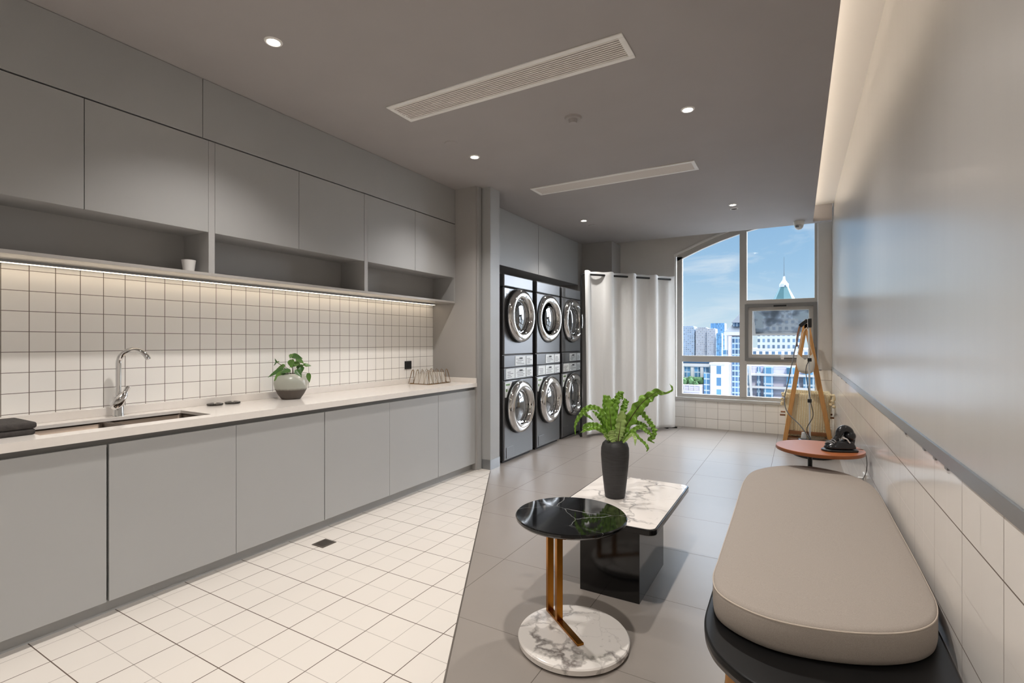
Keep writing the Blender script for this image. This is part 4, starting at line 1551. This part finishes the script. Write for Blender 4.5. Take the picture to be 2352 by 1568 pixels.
CO = [(-0.272, 2.95), (-0.262, 2.4), (-0.256, 2.0), (-0.250, 1.80), (-0.203, 1.69), (-0.080, 1.628), (0.07, 1.642), (0.215, 1.705), (0.316, 1.80), (0.364, 1.93), (0.374, 2.15), (0.376, 2.6), (0.374, 3.0),
      (0.370, 3.27), (0.345, 3.46), (0.262, 3.62), (0.150, 3.70), (0.042, 3.72), (-0.08, 3.66), (-0.178, 3.55), (-0.245, 3.40), (-0.270, 3.2)]
co = closed_curve(CO, 7)
cen = Vector((sum(p[0] for p in co) / len(co), sum(p[1] for p in co) / len(co)))
t = thing('bench', 'low black wooden bench with rounded ends along the right wall', 'bench', (0.05, 2.6, 0))
BO = [(-0.282, 2.9), (-0.275, 2.3), (-0.270, 1.90), (-0.262, 1.70), (-0.225, 1.58), (-0.172, 1.51), (-0.10, 1.455), (0.02, 1.40), (0.15, 1.385), (0.27, 1.43), (0.345, 1.53), (0.376, 1.70), (0.382, 2.0), (0.382, 2.7),
      (0.380, 3.2), (0.355, 3.48), (0.27, 3.64), (0.15, 3.72), (0.04, 3.735), (-0.09, 3.68), (-0.19, 3.57), (-0.258, 3.41), (-0.281, 3.2)]
bo_ = closed_curve(BO, 7)
bo_c = [(cen.x + (x - cen.x) * 0.94, cen.y + (y - cen.y) * 0.975) for x, y in bo_]
bm = nbm()
prism(bm, bo_, 0.375, 0.400)
obj('seat_board', bm, M['black_wood'], t, bevel=0.006, seg=3)
obj('edge_rim', prism(nbm(), [(cen.x + (x - cen.x) * 0.996, cen.y + (y - cen.y) * 0.998) for x, y in bo_], 0.363, 0.3752), M['board_edge'], t)  # mid-grey rim, lighter than the seat board
for x, y, ox, oy in ((-0.170, 1.66, -0.02, -0.03), (0.27, 1.62, 0.02, -0.03), (-0.18, 3.35, -0.02, 0.03), (0.28, 3.35, 0.02, 0.03)):
    obj('leg', tube(nbm(), [(x + ox, y + oy, 0.0), (x, y, 0.363)], [0.013, 0.021], 16), M['wood'], t)

zt, zb = 0.500, 0.4005
bm = nbm()
levels = [(0.955, zb), (0.985, zb + 0.006), (1.0, zb + 0.022), (1.003, (zt + zb) / 2), (1.0, zt - 0.018), (0.992, zt - 0.006), (0.975, zt), (0.93, zt + 0.004), (0.82, zt + 0.009), (0.6, zt + 0.012), (0.3, zt + 0.013)]
rings = []
for s, z in levels:
    ring = []
    for x, y in co:
        d = Vector((x, y)) - cen
        L_ = d.length
        q = cen + d * (1 - (1 - s) * 0.30 / max(0.30, L_)) if s > 0.9 else cen + d * s
        ring.append(bm.verts.new((q.x, q.y, z)))
    rings.append(ring)
n = len(co)
for a, b in zip(rings, rings[1:]):
    for k in range(n):
        bm.faces.new((a[k], a[(k + 1) % n], b[(k + 1) % n], b[k]))
bm.faces.new(list(reversed(rings[0])))
bm.faces.new(rings[-1])
cuo = obj('bench_cushion', bm, M['fabric'], None, smooth=180)
tag(cuo, 'thick beige fabric cushion with rounded ends lying on the black bench', 'cushion')
loop = []
for x, y in co:
    d = Vector((x, y)) - cen
    q = cen + d * (1 - 0.010 * 0.30 / max(0.30, d.length))
    loop.append((q.x, q.y, zt - 0.006))
obj('piping', tube(nbm(), loop, 0.0024, 6, closed=True), M['piping'], cuo)

# ------------------------------------------------------------------ small round wooden table and iron
tx, ty, tz = 0.118, 3.79, 0.615
t = thing('pedestal_table', 'small round orange-brown wooden table on a black post beyond the bench', 'side table', (tx, ty, 0))
obj('tabletop', lathe(nbm(), [(0, 0), (0.246, 0), (0.248, 0.003), (0.248, 0.020), (0, 0.020)], (tx, ty, tz - 0.022), n=72), M['table_edge'], t)
obj('top_veneer', lathe(nbm(), [(0.247, -0.002), (0.246, 0.0005), (0, 0.0005)], (tx, ty, tz - 0.0005), n=72), M['table_wood'], t)
obj('post', tube(nbm(), [(tx - 0.05, ty, 0.012), (tx - 0.05, ty, tz - 0.022)], 0.0135, 16), M['black_metal'], t)
obj('base', lathe(nbm(), [(0, 0), (0.15, 0), (0.15, 0.008), (0.03, 0.014), (0, 0.014)], (tx - 0.05, ty + 0.005, 0), n=48), M['black_metal'], t)

# the iron: pointed foot towards the room, heel towards the wall
ix, iy, iz = 0.225, 3.73, tz
t = thing('clothes_iron', 'black clothes iron with its grey cord tied on top, standing on the round wooden table', 'iron', (ix, iy, iz))


def ipt(a, b, c):      # a along sole (toe at -), b across (away), c up
    return Vector((ix, iy, iz)) + RV * a + DV * b + UP * c


sole = [(-0.105, 0.0), (-0.10, -0.022), (-0.08, -0.042), (-0.04, -0.055), (0.02, -0.06), (0.075, -0.058), (0.088, -0.045), (0.09, 0.0), (0.088, 0.045), (0.075, 0.058), (0.02, 0.06), (-0.04, 0.055), (-0.08, 0.042), (-0.10, 0.022)]


def layered(levels, n=14):
    bm = nbm()
    rings = []
    for sa, sb, ca, z in levels:
        rings.append([bm.verts.new(ipt(ca + a * sa, b * sb, z)) for a, b in sole])
    for A, D in zip(rings, rings[1:]):
        for k in range(n):
            bm.faces.new((A[k], A[(k + 1) % n], D[(k + 1) % n], D[k]))
    bm.faces.new(list(reversed(rings[0])))
    bm.faces.new(rings[-1])
    return bm


obj('sole_plate', layered([(1.0, 1.0, 0, 0.0), (1.02, 1.02, 0, 0.004), (1.02, 1.02, 0, 0.010), (0.97, 0.97, 0, 0.014)]), M['black'], t, smooth=50)
obj('body', layered([(0.95, 0.95, 0, 0.013), (0.92, 0.9, 0.002, 0.026), (0.80, 0.78, 0.006, 0.046), (0.62, 0.62, 0.014, 0.062), (0.50, 0.48, 0.020, 0.072)]), M['iron_black'], t, smooth=70, subsurf=1)
hp = catmull([ipt(-0.03, 0, 0.066), ipt(-0.008, 0, 0.092), ipt(0.004, 0, 0.122), ipt(0.030, 0, 0.138), ipt(0.056, 0, 0.128), ipt(0.070, 0, 0.105), ipt(0.078, 0, 0.075), ipt(0.078, 0, 0.040)], 6)
obj('handle', tube(nbm(), hp, [0.014 + 0.010 * math.sin(PI * i / (len(hp) - 1)) for i in range(len(hp))], 14), M['iron_black'], t, smooth=80)
bm = nbm()
bmesh.ops.create_uvsphere(bm, u_segments=24, v_segments=14, radius=1.0)
for v in bm.verts:
    q = ipt(0.062 + v.co.x * 0.036, v.co.y * 0.036, 0.094 + v.co.z * 0.032)
    v.co = q
obj('water_tank', bm, M['iron_black'], t, smooth=80)
obj('heel', box(nbm(), (-0.5, -0.5, -0.5), (0.5, 0.5, 0.5)), M['black'], t) if False else None
bm = nbm()
pts = []
for k in range(60):
    a = k * 0.62
    f = k / 59
    pts.append(ipt(-0.075 + 0.10 * f + 0.008 * math.sin(a * 0.7), 0.026 * math.cos(a), 0.040 + 0.050 * f + 0.012 * math.sin(a)))
obj('wound_cord', tube(bm, pts, 0.0042, 7), M['cord'], t)
obj('cord_tie', tube(nbm(), catmull([ipt(0.0, -0.03, 0.088), ipt(0.02, -0.04, 0.080), ipt(0.03, -0.045, 0.064), ipt(0.036, -0.046, 0.058)], 5), 0.004, 7), M['clear'], t)
# lead going over the table edge to the socket on the wall
lead = catmull([ipt(0.08, 0.02, 0.02), ipt(0.105, 0.02, 0.004), (0.335, 3.83, tz + 0.004), (0.366, 3.85, tz - 0.01), (0.381, 3.88, 0.53), (0.382, 3.93, 0.46), (0.378, 4.02, 0.40), (0.380, 4.10, 0.375), (0.384, 4.125, 0.366)], 6)
obj('lead', tube(nbm(), lead, 0.0025, 7), M['cord'], t)
t = thing('wall_socket', 'white socket low on the tiled right wall near the round wooden table', 'socket', (XR, 4.13, 0.36))
obj('plate', B((XR - 0.010, 4.085, 0.320), (XR, 4.175, 0.405)), M['white'], t, bevel=0.003)
obj('plug', B((XR - 0.040, 4.115, 0.348), (XR - 0.010, 4.145, 0.376)), M['white'], t, bevel=0.004)

# ------------------------------------------------------------------ laundry hamper, steamer and bag at the window
HY0, HY1 = 7.10, 7.62
hz = 1.52
t = thing('laundry_hamper', 'wooden A-frame stand carrying a cream knitted laundry basket by the window', 'laundry hamper', (0.105, 7.36, 0))
for y, s in ((HY0, 1), (HY1, -1)):
    for x0, xt in ((-0.150, 0.078), (0.352, 0.098)):
        if y == HY0:
            ztop = hz
        else:
            ztop = hz - 0.03
        obj('leg', bar(nbm(), (x0, y, 0.008), (xt, y + (0.17 * s if False else 0), ztop), 0.05, 0.024, up=(0, 1, 0)), M['wood'], t, bevel=0.003)
obj('top_block', B((0.062, HY0 - 0.012, hz - 0.06), (0.112, HY0 + 0.05, hz)), M['wood'], t, bevel=0.004)
obj('top_rail', tube(nbm(), [(0.088, HY0, hz - 0.05), (0.088, HY1, hz - 0.05)], 0.012, 12), M['wood'], t)
for z, m in ((0.17, 'wood_dark'), (0.07, 'wood_dark')):
    f = z / hz
    xa, xb = -0.15 + f * 0.228, 0.352 - f * 0.254
    for y in (HY0 + 0.025, HY1 - 0.025):
        obj('cross_bar', B((xa, y - 0.012, z - 0.022), (xb, y + 0.012, z + 0.022)), M[m], t, bevel=0.003)
obj('shelf', B((-0.11, HY0 + 0.03, 0.095), (0.32, HY1 - 0.03, 0.115)), M['wood_dark'], t, bevel=0.003)
for y in (HY0 + 0.10, HY1 - 0.10):
    obj('peg', tube(nbm(), [(-0.20, y, 0.37), (0.40 - 0.02, y, 0.37)], 0.012, 10), M['wood_dark'], t)
bx = nbm()
lv = [(0.0, 0.125), (0.006, 0.16), (0.012, 0.30), (0.018, 0.50), (0.022, 0.615), (0.030, 0.645), (0.018, 0.662), (0.0, 0.655), (-0.004, 0.60), (-0.014, 0.20), (-0.02, 0.15)]
rg = []
rs = random.Random(2)
for e, z in lv:
    pts = rrect(-0.125 - e, 0.328 + e, HY0 + 0.055 - e, HY1 - 0.055 + e, 0.05, 6)
    rg.append([bx.verts.new((x, y, z + 0.006 * math.sin(9 * x + 7 * y) + (rs.uniform(-0.004, 0.004) if z > 0.6 else 0))) for x, y in pts])
for a, b in zip(rg, rg[1:]):
    for k in range(len(a)):
        bx.faces.new((a[k], a[(k + 1) % len(a)], b[(k + 1) % len(a)], b[k]))
bx.faces.new(list(reversed(rg[0])))
bx.faces.new(rg[-1])
kb = obj('knitted_basket', bx, M['knit'], t, smooth=80)
# knotted cord ends at the two top corners
bm = nbm()
for x, y in ((-0.155, HY0 + 0.04), (0.358, HY0 + 0.04)):
    for k in range(7):
        q = Vector((x + rs.uniform(-0.02, 0.02), y + rs.uniform(-0.02, 0.02), 0.645 - k * 0.022))
        mt = Matrix.Translation(q)
        bmesh.ops.create_icosphere(bm, subdivisions=2, radius=0.020, matrix=mt)
obj('knit_bobble', bm, M['knit'], kb, smooth=80)

gx, gy = 0.118, 6.66
t = thing('garment_steamer', 'upright garment steamer with a thin pole and black base in front of the hamper', 'garment steamer', (gx, gy, 0))
bm = nbm()
ol = [(gx + 0.215 * math.cos(a) + 0.04, gy + 0.26 * math.sin(a)) for a in [2 * PI * k / 40 for k in range(40)]]
prism(bm, ol, 0.0, 0.035)
obj('base', bm, M['black'], t, bevel=0.012, seg=3)
bm = nbm()
rings = []
for s, z in ((0.80, 0.034), (0.80, 0.10), (0.76, 0.17), (0.70, 0.185)):
    rings.append([bm.verts.new((gx + 0.04 + (x - gx - 0.04) * s, gy + (y - gy) * s, z)) for x, y in ol])
for a, b in zip(rings, rings[1:]):
    for k in range(40):
        bm.faces.new((a[k], a[(k + 1) % 40], b[(k + 1) % 40], b[k]))
bm.faces.new(rings[-1])
obj('water_tank', bm, M['iron_black'], t, smooth=60)
obj('pole', tube(nbm(), [(gx, gy, 0.18), (gx - 0.005, gy, 0.85), (gx - 0.012, gy, 1.50)], 0.0095, 12), M['clear'], t)
for z in (0.62, 1.09):
    obj('pole_clip', B((gx - 0.024, gy - 0.018, z - 0.02), (gx + 0.018, gy + 0.018, z + 0.02)), M['black'], t, bevel=0.004)
obj('pole_socket', lathe(nbm(), [(0, 0), (0.028, 0), (0.022, 0.07), (0, 0.07)], (gx - 0.06, gy + 0.0, 0.183), n=20), M['clear'], t)
bm = nbm()
bar(bm, (gx - 0.10, gy, 1.475), (gx - 0.025, gy, 1.548), 0.05, 0.045)
obj('steam_head', bm, M['black'], t, bevel=0.008)
obj('head_cap', B((gx - 0.018, gy - 0.03, 1.46), (gx + 0.018, gy + 0.03, 1.565)), M['black'], t, bevel=0.006)
obj('head_plate', B((gx - 0.026, gy - 0.028, 1.465), (gx - 0.019, gy + 0.028, 1.56)), M['chrome'], t, bevel=0.001)
hs = catmull([(gx - 0.09, gy - 0.01, 1.47), (gx - 0.15, gy - 0.02, 1.2), (gx - 0.22, gy - 0.03, 0.82), (gx - 0.255, gy - 0.04, 0.62), (gx - 0.22, gy - 0.04, 0.47), (gx - 0.10, gy - 0.05, 0.34), (gx - 0.02, gy - 0.05, 0.22), (gx, gy - 0.03, 0.18)], 8)
obj('hose', tube(nbm(), hs, 0.006, 8), M['cord'], t)
hs = catmull([(gx - 0.01, gy - 0.01, 1.09), (gx - 0.04, gy - 0.01, 0.95), (gx + 0.006, gy - 0.018, 0.62), (gx + 0.03, gy - 0.018, 0.45), (gx - 0.03, gy - 0.02, 0.30), (gx + 0.01, gy - 0.02, 0.18)], 8)
obj('cable', tube(nbm(), hs, 0.004, 8), M['cord_black'], t)
obj('strap', tube(nbm(), catmull([(gx - 0.095, gy, 1.49), (gx - 0.115, gy + 0.01, 1.40), (gx - 0.13, gy + 0.01, 1.30), (gx - 0.128, gy + 0.01, 1.24)], 5), [0.012] * 10 + [0.009] * 6, 8), M['wood_dark'], t)

# canvas bag slung between the front legs
bm = nbm()
nu, nv = 36, 20
rows = []
bxc, byc = 0.075, HY0 - 0.065
for j in range(nv + 1):
    v = j / nv
    row = []
    for i in range(nu):
        a = 2 * PI * i / nu
        wx = 0.086 * (0.82 + 0.30 * math.sin(PI * min(1, v * 0.9 + 0.1))) * (1.0 if v < 0.82 else max(0.05, math.sqrt(max(0, 1 - ((v - 0.82) / 0.18) ** 2)) * 0.9 + 0.1))
        wy = (0.012 + 0.045 * math.sin(PI * v * 0.62)) * (1.0 if v < 0.85 else max(0.1, 1 - (v - 0.85) / 0.17))
        cx_ = math.cos(a)
        sag = 0.075 * (1 - abs(cx_) ** 1.3) * (1 - v) ** 1.4
        z = 1.155 - 0.25 * v - sag
        fold = 0.006 * math.sin(5 * a + 4 * v) * (1 - 0.4 * v)
        row.append(bm.verts.new((bxc + wx * cx_ + 0.010 * v, byc + (wy + fold) * math.sin(a), z)))
    rows.append(row)
for a, b in zip(rows, rows[1:]):
    for k in range(nu):
        bm.faces.new((a[k], a[(k + 1) % nu], b[(k + 1) % nu], b[k]))
bm.faces.new(rows[-1])
t = thing('canvas_bag', 'small cream canvas bag hanging between the front legs of the A-frame stand', 'bag', (bxc, byc, 0.9))
obj('pouch', bm, M['bag'], t, smooth=80)
for s, xe in ((-1, 0.055), (1, 0.118)):
    obj('strap', tube(nbm(), catmull([(bxc + s * 0.075, byc, 1.15), (bxc + s * 0.05, byc + 0.008, 1.25), (xe - 0.005, byc + 0.03, 1.40), (0.088, HY0 - 0.014, 1.47)], 5), 0.004, 6), M['bag'], t)

o = obj('wall_bracket', B((0.215, YF - 0.03, 0.905), (0.275, YF - 0.018, 0.922)), M['alu'], bevel=0.002)
tag(o, 'small metal bracket on the tile edge right of the window', 'bracket')

# ------------------------------------------------------------------ the city outside
M['far_tower'] = facade('far_tower_grey', (150, 166, 186), (112, 136, 168), 3.4, 3.3, 0.62, 0.45)  # distance haze is put into the pale facade colours
M['far_tower2'] = facade('far_tower_pale', (168, 172, 182), (128, 140, 160), 2.8, 3.1, 0.55, 0.5)
M['far_blue'] = facade('far_blue_glass', (98, 146, 188), (84, 130, 174), 2.2, 3.6, 0.8, 0.8, rough=0.3)
M['city_white'] = mat('pale_render', (205, 205, 208), 0.8)
M['city_pink'] = mat('pinkish_render', (214, 206, 210), 0.8)
M['city_roof'] = mat('blue_grey_roof', (58, 68, 82), 0.6)
M['city_teal'] = mat('teal_copper_roof', (58, 104, 114), 0.6, noise=0.08, nscale=0.3)
M['city_blue'] = mat('blue_metal_roof', (48, 84, 118), 0.5)
M['lilac'] = facade('lilac_brick', (206, 202, 216), (192, 188, 206), 40, 0.42, 0.98, 0.25)
M['bay'] = facade('blue_glazed_bay', (188, 204, 218), (88, 138, 178), 0.95, 1.5, 0.82, 0.8, oz=-0.2, rough=0.25)
M['bay2'] = facade('dark_glazed_bay', (170, 190, 208), (72, 104, 140), 0.8, 1.5, 0.75, 0.75, rough=0.25)
M['stone'] = facade('pale_stone_windows', (224, 224, 228), (92, 122, 156), 2.9, 3.2, 0.52, 0.48)
M['stone2'] = facade('grey_stone_windows', (196, 204, 214), (96, 122, 150), 2.3, 3.2, 0.5, 0.55)
M['villa'] = facade('white_block_windows', (226, 228, 232), (88, 138, 180), 3.3, 3.0, 0.34, 0.70, ox=1.2)
M['shrub'] = mat('rooftop_green', (70, 104, 66), 0.9, noise=0.4, nscale=1.2, bump=1.0, bscale=4)
ZG = -75.0


def tower(label, x0, x1, y0, y1, ztop, m, cat='building', roof=None, name='tower_block', inset=0.0):
    t = thing(name, label, cat, ((x0 + x1) / 2, (y0 + y1) / 2, ZG))
    obj('facade', B((x0, y0, ZG), (x1, y1, ztop)), M[m], t, smooth=0)
    if roof:
        obj('roof_cap', B((x0 + inset, y0 + inset, ztop), (x1 - inset, y1 - inset, ztop + roof)), M[m], t, smooth=0)
    return t


tower('grey-blue far tower at the left edge of the window', -186, -154.8, 900, 925, 26.8, 'far_tower', roof=1.0, inset=2)
tower('pale grey far tower, second from the left window edge', -152.8, -133, 900, 925, 24.2, 'far_tower2', roof=1.2, inset=3)
tower('grey far tower just left of the tall blue one', -132.8, -119.6, 890, 915, 22.4, 'far_tower2', roof=0.8, inset=2)
tower('tall blue glass far tower, highest of the distant group', -138.5, -115.0, 970, 1000, 34.5, 'far_blue')
tower('small blue far tower in front of the tall blue one', -117.0, -108.8, 880, 900, 14.4, 'far_blue', roof=0.8, inset=0.5)

# near apartment tower with a hipped roof
t = thing('apartment_tower', 'pinkish apartment tower with a hipped grey roof behind the window mullion', 'building', (-15, 155, ZG))
obj('facade', B((-17.0, 150, ZG), (-12.0, 160, 3.2)), M['city_pink'], t, smooth=0)
obj('cornice', B((-17.9, 149.2, 3.0), (-11.4, 160.8, 3.9)), M['city_white'], t, smooth=0)


def hip(x0, x1, y0, y1, z0, z1, xr0, xr1, yr):
    bm = nbm()
    a = [bm.verts.new(p) for p in ((x0, y0, z0), (x1, y0, z0), (x1, y1, z0), (x0, y1, z0))]
    r0, r1 = bm.verts.new((xr0, yr, z1)), bm.verts.new((xr1, yr, z1))
    bm.faces.new((a[0], a[1], r1, r0))
    bm.faces.new((a[1], a[2], r1))
    bm.faces.new((a[2], a[3], r0, r1))
    bm.faces.new((a[3], a[0], r0))
    bm.faces.new(list(reversed(a)))
    return bm


obj('lower_roof', hip(-17.9, -11.4, 149.2, 160.8, 3.9, 7.2, -15.0, -13.5, 155), M['city_roof'], t, smooth=0)
obj('lantern', B((-15.9, 152, 5.0), (-12.4, 158, 6.6)), M['bay2'], t, smooth=0)
obj('upper_roof', hip(-16.2, -12.0, 151.5, 158.5, 6.6, 9.6, -14.0, -13.4, 155), M['city_roof'], t, smooth=0)
obj('bay_window', B((-15.8, 149.0, ZG), (-12.6, 150.5, 2.6)), M['bay2'], t, smooth=0)
obj('bay_window', B((-18.3, 150.2, ZG), (-16.9, 152, -1.0)), M['bay'], t, smooth=0)
obj('pier', B((-16.75, 149.4, ZG), (-15.85, 150.2, 2.9)), M['city_pink'], t, smooth=0)

# low wing with blue roof, colonnade and roof garden
t = thing('roof_garden_block', 'low white block with a blue roof and white pilasters at lower left of the window', 'building', (-24, 145, ZG))
obj('facade', B((-32, 141, ZG), (-19.6, 150, -4.9)), M['bay'], t, smooth=0)
obj('roof', prism_xz(nbm(), [(-32, -4.6), (-19.0, -4.6), (-20.4, -3.2), (-32, -3.2)], 140.2, 150), M['city_blue'], t, smooth=0)
obj('cornice', B((-32, 140.2, -5.4), (-19.0, 141.2, -4.5)), M['city_white'], t, smooth=0)
for k in range(5):
    x = -30.0 + k * 2.45
    obj('pilaster', B((x, 140.5, -9.0), (x + 0.75, 141.1, -5.3)), M['city_white'], t, smooth=0)
obj('terrace', B((-32, 133, ZG), (-21.6, 141, -9.9)), M['lilac'], t, smooth=0)
bm = nbm()
box(bm, (-32, 132.6, -9.95), (-21.5, 133.0, -9.7))
box(bm, (-32, 132.6, -11.6), (-21.5, 133.0, -11.2))
for k in range(9):
    x = -31.6 + k * 1.25
    box(bm, (x, 132.62, -11.3), (x + 0.22, 132.95, -9.8))
obj('balustrade', bm, M['city_white'], t, smooth=0)
obj('awning', B((-32, 131.6, -12.6), (-25.0, 133, -12.1)), M['city_teal'], t, smooth=0)
bm = nbm()
rs = random.Random(11)
for k in range(46):
    q = Vector((rs.uniform(-31, -22.3), rs.uniform(134, 140), -9.2 + rs.uniform(-0.3, 0.5)))
    bmesh.ops.create_icosphere(bm, subdivisions=2, radius=rs.uniform(0.5, 1.0), matrix=Matrix.Translation(q))
for v in bm.verts:
    v.co += Vector((rs.uniform(-.18, .18), rs.uniform(-.18, .18), rs.uniform(-.25, .25)))
o = obj('rooftop_shrubs', bm, M['shrub'], None, smooth=0)
tag(o, 'dense green shrubs on the roof terrace at the lower left of the window', 'shrubs', kind='stuff')

t = thing('white_block', 'plain white apartment block with narrow stacked windows left of the pinkish tower', 'building', (-18.5, 140, ZG))
obj('facade', B((-19.6, 137, ZG), (-16.2, 146, -4.5)), M['villa'], t, smooth=0)
obj('side_wing', B((-21.4, 138, ZG), (-19.6, 146, -7.0)), M['bay'], t, smooth=0)
obj('parapet', B((-19.9, 136.7, -4.7), (-16.0, 146, -4.2)), M['city_white'], t, smooth=0)

# stepped landmark tower with pyramid roof and spire
lx = -6.57
t = thing('landmark_tower', 'stepped pale stone tower with a teal pyramid roof and spire', 'building', (lx, 300, ZG))
for w, z0, z1, m in ((27, ZG, -2.5, 'stone'), (21, -2.5, 5.5, 'stone2'), (15.5, 5.5, 13.0, 'stone'), (10.5, 13.0, 19.5, 'stone2')):
    tier = obj('tier', B((lx - w / 2 - 1.5, 290 + (27 - w) / 2, z0), (lx + w / 2 - 1.5, 330 - (27 - w) / 2, z1)), M[m], t, smooth=0)
    obj('ledge', B((lx - w / 2 - 1.9, 289.6 + (27 - w) / 2, z1 - 0.7), (lx + w / 2 - 1.1, 330.4 - (27 - w) / 2, z1 + 0.1)), M['city_white'], tier, smooth=0)


def pyr(h0, h1, r0, r1, cx, cy):
    bm = nbm()
    lathe(bm, [(r0, h0), (r1, h1)], (cx, cy, 0), n=8)
    return bm


cyl = 306
obj('pyramid_roof', pyr(19.4, 31.0, 7.6, 1.9, lx, cyl), M['city_teal'], t, smooth=0)
obj('gallery', pyr(30.6, 32.4, 2.25, 2.25, lx, cyl), M['stone2'], t, smooth=0)
obj('gallery_roof', pyr(32.4, 34.3, 2.0, 0.8, lx, cyl), M['city_white'], t, smooth=0)
obj('lantern', pyr(34.3, 36.4, 0.75, 0.45, lx, cyl), M['city_white'], t, smooth=0)
obj('spire', pyr(36.3, 47.0, 0.12, 0.05, lx, cyl), M['city_roof'], t, smooth=0)

# nearest facade at lower right
t = thing('bay_window_block', 'lilac brick apartment block with blue glazed bays at the lower right of the window', 'building', (-3.5, 95, ZG))
obj('facade', B((-8.2, 90, ZG), (5.5, 105, -2.6)), M['lilac'], t, smooth=0)
obj('bay_window', B((-4.75, 88.9, ZG), (-3.42, 90.5, -2.8)), M['bay'], t, smooth=0)
obj('bay_window', B((-5.75, 89.4, ZG), (-5.25, 90.5, -2.8)), M['bay2'], t, smooth=0)
obj('bay_window', B((-7.9, 89.3, ZG), (-6.6, 90.5, -2.8)), M['bay2'], t, smooth=0)
obj('bay_window', B((-1.55, 89.0, ZG), (0.1, 90.5, -2.8)), M['bay'], t, smooth=0)
obj('bay_window', B((0.7, 89.0, ZG), (3.1, 90.5, -2.8)), M['bay'], t, smooth=0)
for z in (-4.0, -6.0, -8.05, -10.1, -12.1):
    obj('floor_band', B((-8.3, 88.7, z - 0.16), (5.6, 90.2, z + 0.16)), M['city_white'], t, smooth=0)
obj('slanted_pier', bar(nbm(), (-6.15, 88.6, -14.5), (-6.75, 88.6, -2.6), 0.35, 0.5, up=(0, 1, 0)), M['city_white'], t, smooth=0)
tower('hazy low grey block beyond the rooftops at the left of the window', -150, -80, 620, 680, -18.0, 'far_tower2')

M['city_ground'] = mat('hazy_city_ground', (118, 120, 120), 0.9, noise=0.25, nscale=0.02)
struct('ground', B((-4000, 12, ZG - 1), (4000, 4500, ZG)), M['city_ground'], smooth=0)
